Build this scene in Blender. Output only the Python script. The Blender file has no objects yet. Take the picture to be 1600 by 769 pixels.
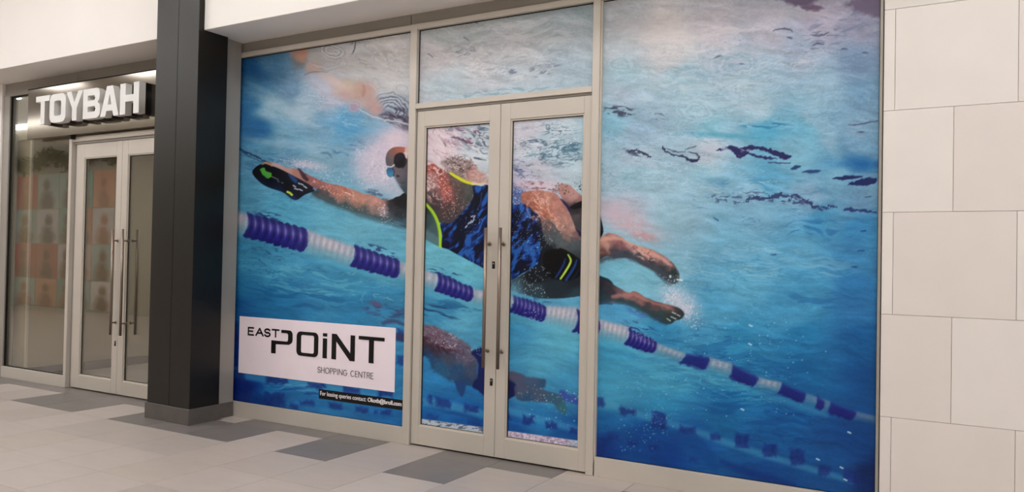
import bpy, bmesh, math, random
import numpy as np
from mathutils import Matrix, Vector

# ------------------------------------------------------------------ camera, world, light, exposure
SC = bpy.context.scene
COL = SC.collection
CAM_H = 1.42                       # metres above the floor; the camera stands at x = 0, y = 0
PITCH, YAW, ROLL = map(math.radians, (0.94142, 30.35825, -1.1053))
FPX = 1250.86                      # focal length for a frame 1600 wide
def cam_axes():
    fwd = np.array([-math.sin(YAW) * math.cos(PITCH), math.cos(YAW) * math.cos(PITCH), math.sin(PITCH)])
    right = np.array([math.cos(YAW), math.sin(YAW), 0.0]); down = np.cross(fwd, right)
    c, s = math.cos(ROLL), math.sin(ROLL)
    return c * right + s * down, -s * right + c * down, fwd
AX = cam_axes()
cam = bpy.data.cameras.new('camera'); cam.sensor_width = 36.0; cam.lens = FPX / 1600.0 * 36.0; cam.clip_start = .05
cam_o = bpy.data.objects.new('camera', cam); COL.objects.link(cam_o)
r_, d_, f_ = [Vector(a) for a in AX]
m = Matrix((r_, -d_, -f_)).transposed().to_4x4(); m.translation = (0, 0, CAM_H)
cam_o.matrix_world = m
SC.camera = cam_o
SC.view_settings.view_transform = 'Standard'; SC.view_settings.look = 'None'
SC.view_settings.gamma = 1.0; SC.view_settings.use_curve_mapping = False
SC.view_settings.exposure = 0.9
world = bpy.data.worlds.new('mall_air'); SC.world = world; world.use_nodes = True
bg = world.node_tree.nodes['Background']; bg.inputs[0].default_value = (1.0, 1.0, 1.0, 1); bg.inputs[1].default_value = .55
LIGHT = (1.0, 1.0, 1.0)           # warm white of the mall's lamps
PANEL_W, COVE_W, SHOP_W = 7.0, 5.0, 2.6   # emission of the ceiling panels, of the cove strip, of the shop's own panel

# ------------------------------------------------------------------ helpers
def lin(c): return tuple((x / 255 / 12.92) if x / 255 <= .04045 else ((x / 255 + .055) / 1.055) ** 2.4 for x in c)
def material(name, col, rough=.5, metal=0.0, spec=.5, vary=.0, scale=8.0, bump=0.0, bscale=60.0, col2=None, stretch=(1, 1, 1), coat=0.0):
    mt = bpy.data.materials.new(name); mt.use_nodes = True
    n = mt.node_tree.nodes; l = mt.node_tree.links; b = n['Principled BSDF']
    b.inputs['Roughness'].default_value = rough; b.inputs['Metallic'].default_value = metal
    b.inputs['Specular IOR Level'].default_value = spec; b.inputs['Coat Weight'].default_value = coat
    col = lin(col); c2 = lin(col2) if col2 else tuple(max(0, x * (1 - vary)) for x in col)
    tc = n.new('ShaderNodeTexCoord'); mp = n.new('ShaderNodeMapping'); mp.inputs['Scale'].default_value = stretch
    geo = n.new('ShaderNodeNewGeometry'); l.new(geo.outputs['Position'], mp.inputs['Vector'])
    nz = n.new('ShaderNodeTexNoise'); nz.inputs['Scale'].default_value = scale; nz.inputs['Detail'].default_value = 5
    l.new(mp.outputs[0], nz.inputs['Vector'])
    rp = n.new('ShaderNodeValToRGB'); rp.color_ramp.elements[0].position = .35; rp.color_ramp.elements[1].position = .65
    rp.color_ramp.elements[0].color = (*c2, 1); rp.color_ramp.elements[1].color = (*col, 1)
    l.new(nz.outputs['Fac'], rp.inputs[0]); l.new(rp.outputs[0], b.inputs['Base Color'])
    if bump:
        n2 = n.new('ShaderNodeTexNoise'); n2.inputs['Scale'].default_value = bscale; l.new(mp.outputs[0], n2.inputs['Vector'])
        bp = n.new('ShaderNodeBump'); bp.inputs['Strength'].default_value = bump; bp.inputs['Distance'].default_value = .002
        l.new(n2.outputs['Fac'], bp.inputs['Height']); l.new(bp.outputs[0], b.inputs['Normal'])
    return mt
def emitter(name, col, strength):
    mt = bpy.data.materials.new(name); mt.use_nodes = True; b = mt.node_tree.nodes['Principled BSDF']
    b.inputs['Base Color'].default_value = (.8, .8, .8, 1); b.inputs['Emission Color'].default_value = (*col, 1); b.inputs['Emission Strength'].default_value = strength
    return mt
def glass_material(name, tint, ior):
    mt = bpy.data.materials.new(name); mt.use_nodes = True; n = mt.node_tree.nodes; l = mt.node_tree.links
    n.remove(n['Principled BSDF']); out = n['Material Output']
    lw = n.new('ShaderNodeLayerWeight'); lw.inputs['Blend'].default_value = .5      # Schlick's approximation on both faces of the pane
    pw = n.new('ShaderNodeMath'); pw.operation = 'POWER'; pw.inputs[1].default_value = 5.0; l.new(lw.outputs['Facing'], pw.inputs[0])
    f0 = ((ior - 1) / (ior + 1)) ** 2
    fr = n.new('ShaderNodeMath'); fr.operation = 'MULTIPLY_ADD'; fr.inputs[1].default_value = 1 - f0; fr.inputs[2].default_value = f0; l.new(pw.outputs[0], fr.inputs[0])
    tr = n.new('ShaderNodeBsdfTransparent'); tr.inputs[0].default_value = (*tint, 1)
    gl = n.new('ShaderNodeBsdfAnisotropic'); gl.inputs['Roughness'].default_value = .0; gl.inputs[0].default_value = (1, 1, 1, 1)
    mx = n.new('ShaderNodeMixShader'); l.new(fr.outputs[0], mx.inputs[0]); l.new(tr.outputs[0], mx.inputs[1]); l.new(gl.outputs[0], mx.inputs[2])
    l.new(mx.outputs[0], out.inputs['Surface'])
    return mt
ROOTLOC = {}
def link(name, me, mat, parent=None):
    o = bpy.data.objects.new(name, me); COL.objects.link(o)
    if mat is not None and not me.materials: me.materials.append(mat)
    if parent is not None: o.parent = parent
    return o
def origin(parent):
    while parent is not None and parent.parent is not None: parent = parent.parent
    return Vector(parent.location) if parent is not None else Vector((0, 0, 0))
def finish(name, bm, mat, parent=None, smooth=False):
    if parent is not None: bmesh.ops.translate(bm, verts=bm.verts, vec=-origin(parent))
    me = bpy.data.meshes.new(name); bm.to_mesh(me); bm.free()
    if smooth:
        for p in me.polygons: p.use_smooth = True
    return link(name, me, mat, parent)
def add_box(bm, x0, x1, y0, y1, z0, z1, bev=0.0):
    g = bmesh.ops.create_cube(bm, size=1.0)['verts']
    for v in g: v.co = Vector((x0 + (v.co.x + .5) * (x1 - x0), y0 + (v.co.y + .5) * (y1 - y0), z0 + (v.co.z + .5) * (z1 - z0)))
    if bev: bmesh.ops.bevel(bm, geom=list({e for v in g for e in v.link_edges}), offset=bev, segments=1, affect='EDGES')
def box(name, x0, x1, y0, y1, z0, z1, mat, parent=None, bev=.0015):
    bm = bmesh.new(); add_box(bm, x0, x1, y0, y1, z0, z1, bev); return finish(name, bm, mat, parent)
def add_tube(bm, a, b, r, seg=14):
    a = Vector(a); b = Vector(b); q = (b - a).to_track_quat('Z', 'Y').to_matrix().to_4x4(); q.translation = (a + b) / 2
    bmesh.ops.create_cone(bm, cap_ends=True, segments=seg, radius1=r, radius2=r, depth=(b - a).length, matrix=q)
def root(name, loc, label, cat, kind=None, group=None):
    o = bpy.data.objects.new(name, None); COL.objects.link(o); o.location = loc; o.empty_display_size = .1
    return tag(o, label, cat, kind, group)
def tag(o, label, cat=None, kind=None, group=None):
    if label: o['label'] = label
    if cat: o['category'] = cat
    if kind: o['kind'] = kind
    if group: o['group'] = group
    return o
def outline_mesh(name, loops, y0, y1, mat, parent=None):
    """Closed outlines in x, z (the first is the outside, further ones are holes or islands) as one slab from y0 (front) to y1."""
    cu = bpy.data.curves.new(name, 'CURVE'); cu.dimensions = '2D'; cu.fill_mode = 'BOTH'; cu.extrude = (y1 - y0) / 2
    for L in loops:
        sp = cu.splines.new('POLY'); sp.points.add(len(L) - 1); sp.use_cyclic_u = True
        for p, q in zip(sp.points, L): p.co = (q[0], q[1], 0, 1)
    o = bpy.data.objects.new(name + '_outline', cu); me = bpy.data.meshes.new_from_object(o); bpy.data.objects.remove(o); bpy.data.curves.remove(cu)
    off = origin(parent) if parent is not None else Vector((0, 0, 0))
    for v in me.vertices: v.co = Vector((v.co.x, (y0 + y1) / 2 - v.co.z, v.co.y)) - off
    me.name = name; me.materials.clear()
    return link(name, me, mat, parent)
def text_mesh(name, s, x0, x1, z0, z1, y0, y1, mat, parent, bold=0.0, track=1.0):
    """Lettering set in Blender's own font, fitted to a box on the wall plane."""
    cu = bpy.data.curves.new(name, 'FONT'); cu.body = s; cu.size = 1.0; cu.extrude = .001; cu.offset = bold; cu.space_character = track
    o = bpy.data.objects.new(name + '_text', cu); me = bpy.data.meshes.new_from_object(o); bpy.data.objects.remove(o); bpy.data.curves.remove(cu)
    P = np.array([v.co for v in me.vertices]); a = P.min(0); b = P.max(0); off = origin(parent)
    for v, p in zip(me.vertices, P):
        t = (p - a) / (b - a)
        v.co = Vector((x0 + t[0] * (x1 - x0), y1 + t[2] * (y0 - y1), z0 + t[1] * (z1 - z0))) - off
    me.name = name; me.materials.clear()
    return link(name, me, mat, parent)
def strokes_mesh(name, lines, w, y0, y1, mat, parent):
    """Thin lettering from centre lines of width w in the plane x, z."""
    bm = bmesh.new()
    for L in lines:
        for (ax, az), (bx, bz) in zip(L[:-1], L[1:]):
            dx, dz = bx - ax, bz - az; n = math.hypot(dx, dz) or 1e-6; px, pz = -dz / n * w / 2, dx / n * w / 2; ex, ez = dx / n * w * .35, dz / n * w * .35
            c = [(ax - ex + px, az - ez + pz), (bx + ex + px, bz + ez + pz), (bx + ex - px, bz + ez - pz), (ax - ex - px, az - ez - pz)]
            f = [bm.verts.new((q[0], y0, q[1])) for q in c]; g = [bm.verts.new((q[0], y1, q[1])) for q in c]
            bm.faces.new(f); bm.faces.new(g[::-1])
            for i in range(4): bm.faces.new((f[i], f[(i + 1) % 4], g[(i + 1) % 4], g[i]))
    bmesh.ops.recalc_face_normals(bm, faces=bm.faces)
    return finish(name, bm, mat, parent)

M = dict(
    alu=material('satin_aluminium', (199, 191, 181), .42, .12, .5, .05, 3.0, .05, 200),
    alu_dark=material('grey_aluminium', (158, 152, 144), .5, .15, .4, .06, 3.0),
    bead=material('pale_bead', (208, 198, 184), .4, .2, .5, .03, 5.0),
    gasket=material('black_gasket', (24, 22, 22), .7, 0, .3, .1),
    steel=material('brushed_steel', (150, 134, 122), .34, .85, .5, .08, 30, .1, 300, stretch=(1, 1, .1)),
    lock=material('black_lock', (28, 24, 22), .4, .4, .5, .1),
    plaster=material('white_plaster', (240, 235, 231), .85, 0, .2, .02, 2.0, .08, 90),
    soffit=material('soffit_plaster', (226, 220, 218), .9, 0, .2, .03, 2.0),
    stone=[material('cream_stone_%d' % i, c, .45, 0, .35, .025, 5.0, .03, 40) for i, c in enumerate(((227, 219, 214), (225, 216, 211), (229, 222, 217)))],
    stone_joint=material('stone_joint', (196, 180, 168), .9),
    black=material('black_granite', (22, 19, 14), .36, 0, .40, .3, 60, 0),
    skirt=material('grey_skirting_tile', (96, 90, 86), .5, 0, .4, .16, 9.0, .05, 60),
    tile_light=[material('light_floor_tile_%d' % i, c, .36, 0, .42, .05, 4.0, .02, 50, stretch=(1, 3, 1)) for i, c in enumerate(((186, 173, 164), (180, 168, 160), (188, 176, 169), (178, 167, 161)))],
    tile_dark=[material('dark_floor_tile_%d' % i, c, .36, 0, .42, .10, 7.0, .03, 60) for i, c in enumerate(((124, 117, 114), (118, 112, 109)))],
    grout=material('floor_grout', (104, 92, 84), .9),
    glass=glass_material('shop_glass', (.92, .93, .90), 2.1),
    plain_glass=material('backed_glass', (40, 44, 46), .1, 0, .5, .05),
    sign_board=material('bronze_fascia_sheet', (122, 114, 103), .09, .8, .5, .06, 4.0),
    sign_white=material('white_sign_face', (228, 227, 226), .35, 0, .5, .02),
    sign_side=material('grey_letter_side', (226, 224, 220), .5, 0, .4, .03),
    sign_black=material('black_letter_back', (14, 13, 13), .5),
    panel_white=material('white_vinyl', (246, 232, 242), .45, 0, .4, .015),
    ink=material('black_ink', (10, 8, 12), .5, 0, .3, .0), ink_grey=material('grey_ink', (96, 88, 94), .5, 0, .3, .0), ink_white=material('white_ink', (240, 234, 236), .5, 0, .3, .0),
    khaki=material('khaki_shop_wall', (170, 156, 130), .7, 0, .3, .06, 1.5),
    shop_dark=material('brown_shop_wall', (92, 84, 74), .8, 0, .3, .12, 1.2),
    dark_skirt=material('dark_shop_skirting', (40, 30, 26), .5),
    mat=material('dark_mat', (36, 30, 28), .95, 0, .1, .3, 60),
    opposite=material('opposite_wall_paint', (186, 178, 164), .8, 0, .3, .05, 1.0),
    ceiling=material('white_ceiling', (246, 242, 236), .9, 0, .2, .01),
    panel_light=emitter('ceiling_panel_light', LIGHT, PANEL_W), cove=emitter('cove_light', LIGHT, COVE_W), shop_light=emitter('shop_panel_light', LIGHT, SHOP_W),
    leaf=material('dark_leaf', (44, 58, 34), .6, 0, .4, .4, 12),
)

# ------------------------------------------------------------------ the setting: floor, ceiling, walls
XL, XR, YO, CZ = -25.0, 4.5, -1.5, 4.6         # ends of the mall passage, opposite wall, ceiling
TX0, TPX, TY0, TPY = -2.895, .4985, 4.153, .503 # tile grid measured from the dark tiles
bm = bmesh.new(); add_box(bm, XL, XR, YO, 9.2, -.12, -.004); floor = tag(finish('floor', bm, M['grout']), 'pale tiled floor with a broken band of grey tiles along the shopfronts', 'floor', 'structure')
bm = bmesh.new(); add_box(bm, -TPX / 2 + .0016, TPX / 2 - .0016, -TPY / 2 + .0016, TPY / 2 - .0016, -.012, 0, .0008); tile_me = bpy.data.meshes.new('tile'); bm.to_mesh(tile_me); bm.free()
tile_mes = {}
for key, mt in [(('l', i), m_) for i, m_ in enumerate(M['tile_light'])] + [(('d', i), m_) for i, m_ in enumerate(M['tile_dark'])]:
    c = tile_me.copy(); c.materials.append(mt); tile_mes[key] = c
bpy.data.meshes.remove(tile_me)
DARK = {(1, k) for k in (-1, 0, 2, 3, 4, 6, 7, 8, 9, 10, 11, 12, 13)} | {(0, k) for k in (-3, 0, 2, 4, 5, 6, 8, 9, 12)}
rnd = random.Random(4)
def put_tile(k, j):
    key = ('d', rnd.randrange(2)) if (j, k) in DARK else ('l', rnd.randrange(4))
    o = link('tile', tile_mes[key], None, floor); o.location = (TX0 - (k + .5) * TPX, TY0 + (j + .5) * TPY, 0)
for j in range(1, -6, -1):
    for k in range(-8, 16): put_tile(k, j)
# the rest of the floor is out of reach of the picture: the same tiles joined
bm = bmesh.new()
for j in range(-11, 10):
    for k in range(-14, 44):
        if -6 < j < 2 and -8 <= k < 16: continue
        x = TX0 - (k + .5) * TPX; y = TY0 + (j + .5) * TPY
        if y - TPY / 2 < YO or y + TPY / 2 > 9.2: continue
        vs = [bm.verts.new((x + a * TPX * .497, y + b * TPY * .497, 0)) for a, b in ((-1, -1), (1, -1), (1, 1), (-1, 1))]; bm.faces.new(vs)
o = finish('distant_tiles', bm, M['tile_light'][0], floor); o['kind'] = 'stuff'

bm = bmesh.new(); add_box(bm, XL, XR, YO, 4.47, CZ, CZ + .1); ceil = tag(finish('ceiling', bm, M['ceiling']), 'white ceiling of the mall passage', 'ceiling', 'structure')
for y in (.9, 2.9):
    for i in range(9):
        x = 3.0 - i * 2.6
        box('light_panel', x - .45, x + .45, y - .3, y + .3, CZ - .03, CZ - .001, M['panel_light'], ceil, 0)
bm = bmesh.new(); add_box(bm, XL, XR, YO - .1, YO, 0, CZ); opp = tag(finish('wall_opposite', bm, M['opposite']), 'wall across the passage with rows of portrait posters', 'wall', 'structure')
box('cove_light_strip', -22.5, 3.5, YO, YO + .12, CZ - .10, CZ - .002, M['cove'], opp, 0)
# posters on the opposite wall, seen only as reflections in the shop glass
def poster_material(i):
    r = random.Random(i); base = r.choice([(226, 196, 190), (186, 200, 192), (226, 164, 136), (150, 186, 176), (216, 206, 206), (236, 226, 220), (206, 124, 114)])
    fig = r.choice([(126, 88, 78), (150, 92, 80), (112, 100, 106), (176, 120, 100)])
    mt = bpy.data.materials.new('portrait_poster_%d' % i); mt.use_nodes = True; n = mt.node_tree.nodes; l = mt.node_tree.links; b = n['Principled BSDF']; b.inputs['Roughness'].default_value = .6
    tc = n.new('ShaderNodeTexCoord'); dx = r.uniform(-.1, .1); fields = []
    nz = n.new('ShaderNodeTexNoise'); nz.inputs['Scale'].default_value = 4; l.new(tc.outputs['Generated'], nz.inputs['Vector'])
    for (cx, cz, rx, rz) in ((.5 + dx, .66, .20, .20), (.5 + dx * .4, .18, .36, .36)):   # a head over shoulders
        mp = n.new('ShaderNodeMapping'); mp.inputs['Scale'].default_value = (1 / rx, 0, 1 / rz); mp.inputs['Location'].default_value = (-cx / rx, 0, -cz / rz); l.new(tc.outputs['Generated'], mp.inputs['Vector'])
        ln = n.new('ShaderNodeVectorMath'); ln.operation = 'LENGTH'; l.new(mp.outputs[0], ln.inputs[0]); fields.append(ln)
    mn = n.new('ShaderNodeMath'); mn.operation = 'MINIMUM'; l.new(fields[0].outputs['Value'], mn.inputs[0]); l.new(fields[1].outputs['Value'], mn.inputs[1])
    ad = n.new('ShaderNodeMath'); ad.operation = 'ADD'; l.new(mn.outputs[0], ad.inputs[0]); l.new(nz.outputs['Fac'], ad.inputs[1])
    rp = n.new('ShaderNodeValToRGB'); e = rp.color_ramp.elements; sc_ = 1 / 2.2; e[0].position = 1.0 * sc_; e[1].position = 1.75 * sc_; e[0].color = (*lin(fig), 1); e[1].color = (*lin(base), 1)
    q = rp.color_ramp.elements.new(1.45 * sc_); q.color = (*lin(tuple(min(255, int(a * .5 + b_ * .5 + 20)) for a, b_ in zip(fig, base))), 1)
    dv = n.new('ShaderNodeMath'); dv.operation = 'MULTIPLY'; dv.inputs[1].default_value = sc_; l.new(ad.outputs[0], dv.inputs[0]); l.new(dv.outputs[0], rp.inputs[0]); l.new(rp.outputs[0], b.inputs['Base Color'])
    return mt
xs = [-21.38, -20.42, -19.48, -18.79, -18.1, -17.27]; zs = [3.32, 2.44, 1.58, .72, .02]
for i in range(5):
    for j in range(4): box('poster', xs[i] + .012, xs[i + 1] - .012, YO, YO + .015, zs[j + 1] + .012, zs[j] - .012, poster_material(i * 4 + j), opp, 0)
# garland of leaves over the posters
bm = bmesh.new(); rl = random.Random(9)
for i in range(1500):
    x = rl.uniform(-21.7, -17.0); z = 3.62 + .10 * math.sin(x * 3.1) + rl.gauss(0, .09); y = YO + rl.uniform(.03, .22); s = rl.uniform(.04, .09)
    d1 = Vector((rl.gauss(0, 1), rl.gauss(0, .5), rl.gauss(0, 1))).normalized() * s; d2 = d1.cross(Vector((rl.gauss(0, .4), 1, rl.gauss(0, .4)))).normalized() * s * .45; c = Vector((x, max(y, YO + .03), z))
    bm.faces.new([bm.verts.new(c - d1), bm.verts.new(c + d2), bm.verts.new(c + d1), bm.verts.new(c - d2)])
o = finish('garland_leaves', bm, M['leaf'], opp); o['kind'] = 'stuff'

# white bulkheads over both shopfronts
SZ, SY = 3.285, 4.43
def bulkhead(name, x0, x1, label):
    bm = bmesh.new(); add_box(bm, x0, x1, SY, 5.2, SZ, CZ, .004); return tag(finish(name, bm, M['plaster']), label, 'bulkhead', 'structure')
bulkhead('wall_upper_right', -5.879, XR, 'white plastered bulkhead over the swimmer shopfront')
bulkhead('wall_upper_left', XL, -5.881, 'white plastered bulkhead over the shop with raised letters')
# fascia strips between soffit and shopfront heads
t = root('trim_1', (-3.8, 4.88, 3.2), 'grey-brown fascia strip above the blue printed panes', 'trim', 'structure')
box('fascia_panel', -5.72, -3.795, 4.875, 5.0, 3.202, SZ, M['alu_dark'], t); box('fascia_panel', -3.789, -.478, 4.875, 5.0, 3.202, SZ, M['alu_dark'], t)
t = root('trim_2', (-8.0, 4.88, 3.2), 'grey fascia strip above the shop window and raised letters', 'trim', 'structure')
box('fascia_panel', -9.53, -8.154, 4.875, 5.0, 3.155, SZ, M['alu_dark'], t); box('fascia_panel', -8.148, -6.1, 4.875, 5.0, 3.155, SZ, M['alu_dark'], t)

# stone-clad wall, panels laid in half bond
bm = bmesh.new(); add_box(bm, -.476, XR, 4.884, 5.2, 0, SZ); wr = tag(finish('wall_right', bm, M['stone_joint']), 'wall of large cream stone panels beside the printed shopfront', 'wall', 'structure')
for r in range(-1, 6):
    z0 = max(0.0, .0285 + .5635 * r); z1 = min(SZ, .0285 + .5635 * (r + 1)); x = -.474; nx = (-.13 if r % 2 else -.417)
    if z1 - z0 < .005: continue
    while x < XR - .01:
        x1 = min(nx, XR); box('stone_panel', x + .001, x1 - .001, 4.864, 4.886, z0 + .001, z1 - .001, M['stone'][rnd.randrange(3)], wr, .0008); x = x1; nx += .577
# plain cream wall beyond the shop window
bm = bmesh.new(); add_box(bm, XL, -9.53, 4.84, 5.2, 0, SZ, .003); tag(finish('wall_left', bm, M['plaster']), 'cream wall end beside the clear shop window', 'wall', 'structure')
# shop interior
box('wall_shop_left', -9.5, -9.2, 5.02, 9.0, 0, 2.66, M['khaki']); w = bpy.data.objects['wall_shop_left']; tag(w, 'khaki side wall inside the shop behind clear glass', 'wall', 'structure')
box('skirting', -9.2, -9.185, 5.02, 9.0, 0, .10, M['dark_skirt'], w); box('end_trim', -9.23, -9.19, 5.0, 5.02, 0, 2.66, M['bead'], w)
tag(box('wall_shop_back', -12.0, -5.9, 9.0, 9.15, 0, 3.28, M['shop_dark']), 'dim brown back wall inside the shop', 'wall', 'structure')
tag(box('wall_shop_right', -6.2, -6.0, 4.95, 9.0, 0, 3.28, M['shop_dark']), 'dim brown side wall inside the shop', 'wall', 'structure')
tag(box('wall_shop_outer', -12.0, -9.5, 5.2, 5.3, 0, 3.28, M['khaki']), 'khaki wall return inside the shop', 'wall', 'structure')
c = tag(box('ceiling_shop', -12.0, -6.0, 4.98, 9.0, 2.66, 2.76, M['khaki']), 'low ceiling inside the shop', 'ceiling', 'structure')
box('light_panel', -8.3, -7.1, 6.2, 6.8, 2.64, 2.659, M['shop_light'], c, 0)
tag(box('wall_light_stop', -5.6, XR, 5.25, 5.4, 0, SZ, M['shop_dark']), 'unseen dark wall added behind the printed panes to stop light leaks', 'wall', 'structure')  # unseen wall, added only to keep light from leaking in behind the film

# ------------------------------------------------------------------ artwork of the printed film
# ---- PRINT BEGIN
_T = np.random.RandomState(7).rand(256, 256)
def vnoise(x, y):
    xi = np.floor(x).astype(np.int64); yi = np.floor(y).astype(np.int64)
    fx = x - xi; fy = y - yi
    fx = fx * fx * (3 - 2 * fx); fy = fy * fy * (3 - 2 * fy)
    a = _T[xi & 255, yi & 255]; b = _T[(xi + 1) & 255, yi & 255]
    c = _T[xi & 255, (yi + 1) & 255]; d = _T[(xi + 1) & 255, (yi + 1) & 255]
    return (a * (1 - fx) + b * fx) * (1 - fy) + (c * (1 - fx) + d * fx) * fy
def fbm(x, y, n=4):
    s = 0; w = 0
    for i in range(n):
        s = s + vnoise(x * 2 ** i + 17.3 * i, y * 2 ** i + 9.1 * i) / 2 ** i; w += 1 / 2 ** i
    return s / w
def sst(a, b, x):
    t = np.clip((x - a) / (b - a), 0, 1)
    return t * t * (3 - 2 * t)
def idw(u, v, cps, p=3.0, e=30.0):
    n = np.zeros((len(u), 3)); w = np.zeros(len(u))
    for (x, y, c) in cps:
        k = 1.0 / ((u - x) ** 2 + (v - y) ** 2 + e) ** (p / 2)
        w += k; n += k[:, None] * np.array(c, float)
    return n / w[:, None]
def crp(x0, y0, s, pts):
    return [(x0 + s * p[0], y0 + s * p[1]) + tuple(p[2:]) for p in pts]
def catmull(P, n=5, closed=True):
    P = np.array(P, float); m = len(P); out = []
    rng = range(m) if closed else range(m - 1)
    for i in rng:
        if closed: a, b, c, d = P[i - 1], P[i], P[(i + 1) % m], P[(i + 2) % m]
        else: a, b, c, d = P[max(i - 1, 0)], P[i], P[i + 1], P[min(i + 2, m - 1)]
        for k in range(n):
            t = k / n
            out.append(.5 * (2 * b + (c - a) * t + (2 * a - 5 * b + 4 * c - d) * t * t + (3 * b - a - 3 * c + d) * t ** 3))
    if not closed: out.append(P[-1])
    return np.array(out)
class Print:
    """A colour print evaluated at print coordinates (u to the side, v down), one entry for each mesh vertex."""
    def __init__(self, u, v):
        self.u = u; self.v = v; self.c = np.zeros((len(u), 3))
    def near(self, P, pad):
        a = np.min(P, 0) - pad; b = np.max(P, 0) + pad
        return np.nonzero((self.u > a[0]) & (self.u < b[0]) & (self.v > a[1]) & (self.v < b[1]))[0]
    def cover(self, P, soft=1.2, smooth=True, warp=0, ws=6.0):
        P = catmull(P) if smooth else np.array(P, float)
        ix = self.near(P, soft * 1.5 + warp * 1.5)
        if not len(ix): return ix, np.zeros(0)
        u = self.u[ix]; v = self.v[ix]
        if warp:
            du = (fbm(u / ws, v / ws, 3) - .5) * 2 * warp; dv = (fbm(u / ws + 50, v / ws + 31, 3) - .5) * 2 * warp
            u = u + du; v = v + dv
        d = np.full(len(ix), 1e9); inn = np.zeros(len(ix), bool)
        Q = np.roll(P, -1, 0)
        for (ax, ay), (bx, by) in zip(P, Q):
            ex = bx - ax; ey = by - ay; L = ex * ex + ey * ey
            if L < 1e-9: continue
            t = np.clip(((u - ax) * ex + (v - ay) * ey) / L, 0, 1)
            d = np.minimum(d, (u - ax - t * ex) ** 2 + (v - ay - t * ey) ** 2)
            if ay != by:
                inn ^= ((ay > v) != (by > v)) & (u < (bx - ax) * (v - ay) / (by - ay) + ax)
        d = np.sqrt(d); d[inn] *= -1
        return ix, 1 - sst(-soft, soft, d)
    def put(self, ix, cov, col):
        if len(ix):
            col = np.array(col, float)
            self.c[ix] = self.c[ix] * (1 - cov[:, None]) + col * cov[:, None]
    def poly(self, P, col, soft=1.2, a=1.0, smooth=True, warp=0, ws=6.0, rough=0, rs=3.0):
        ix, cov = self.cover(P, soft, smooth, warp, ws)
        if not len(ix): return
        if isinstance(col, list):
            uu = self.u[ix] + (fbm(self.u[ix] / 9, self.v[ix] / 9, 3) - .5) * 11; vv = self.v[ix] + (fbm(self.u[ix] / 9 + 33, self.v[ix] / 9 + 8, 3) - .5) * 11
            col = idw(uu, vv, col, 4.0, 26.0); g = col.mean(1)[:, None]; col = (g + (col - g) * .80) * .88 + np.array((1., 0., 3.))
        else: col = np.tile(np.array(col, float), (len(ix), 1))
        if rough: col = col * (1 + rough * (fbm(self.u[ix] / rs, self.v[ix] / rs, 3) - .5) * 2)[:, None]
        self.put(ix, cov * a, col)
    def stroke(self, P, w, col, soft=1.0, a=1.0, warp=0, ws=6.0):
        P = catmull(P, 6, False); W = np.interp(np.linspace(0, 1, len(P)), np.linspace(0, 1, len(np.atleast_1d(w))), np.atleast_1d(w)) / 2
        ix = self.near(P, W.max() + soft * 1.5 + warp)
        if not len(ix): return
        u = self.u[ix]; v = self.v[ix]; d = np.full(len(ix), 1e9)
        if warp:
            u = u + (fbm(u / ws, v / ws, 3) - .5) * 2 * warp; v = v + (fbm(u / ws + 50, v / ws + 31, 3) - .5) * 2 * warp
        for (ax, ay), (bx, by), wa, wb in zip(P[:-1], P[1:], W[:-1], W[1:]):
            ex = bx - ax; ey = by - ay; L = ex * ex + ey * ey + 1e-9
            t = np.clip(((u - ax) * ex + (v - ay) * ey) / L, 0, 1)
            d = np.minimum(d, np.hypot(u - ax - t * ex, v - ay - t * ey) - (wa + t * (wb - wa)))
        self.put(ix, (1 - sst(-soft, soft, d)) * a, np.tile(np.array(col, float), (len(ix), 1)))
    def soft_blob(self, x, y, rx, ry, ang, a):
        R = max(rx, ry) * 1.05
        ix = self.near(np.array([(x, y)]), R)
        du = self.u[ix] - x; dv = self.v[ix] - y; c, s = math.cos(ang), math.sin(ang)
        r = np.hypot((c * du + s * dv) / rx, (-s * du + c * dv) / ry)
        return ix, (1 - sst(0, 1, r)) * a
    def speckle(self, x, y, rx, ry, ang, col, a=1.0, size=1.6, th=.62, seed=0):
        ix, m = self.soft_blob(x, y, rx, ry, ang, 1.0)
        if not len(ix): return
        x_ = self.u[ix] / (size * 1.25) + seed * 13.7; y_ = self.v[ix] / (size * 1.25) + seed * 7.9
        xi = np.floor(x_).astype(np.int64); yi = np.floor(y_).astype(np.int64); k = np.zeros(len(ix))
        dens = np.clip((.84 - th) * 2.0, .05, .8)
        for ox in (-1, 0, 1):
            for oy in (-1, 0, 1):
                cx = xi + ox; cy = yi + oy
                jx = _T[cx & 255, (cy + 71) & 255]; jy = _T[(cx + 37) & 255, cy & 255]; pr = _T[(cx + 91) & 255, (cy + 13) & 255]; rr_ = .10 + .40 * _T[(cx + 5) & 255, (cy + 143) & 255] ** 2
                d = np.hypot(x_ - cx - jx, y_ - cy - jy)
                k = np.maximum(k, (1 - sst(rr_ * .45, rr_ + .18, d)) * (pr < dens * sst(.0, .75, m)))
        self.put(ix, k * a * .85, np.tile(np.array(col, float), (len(ix), 1)))
    def haze(self, x, y, rx, ry, ang, col, a, rough=.0, rs=8.0):
        ix, m = self.soft_blob(x, y, rx, ry, ang, a)
        if not len(ix): return
        if rough: m = np.clip(m * (1 + rough * 2 * (fbm(self.u[ix] / rs, self.v[ix] / rs, 4) - .5)), 0, 1)
        self.put(ix, m, np.tile(np.array(col, float), (len(ix), 1)))
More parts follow.
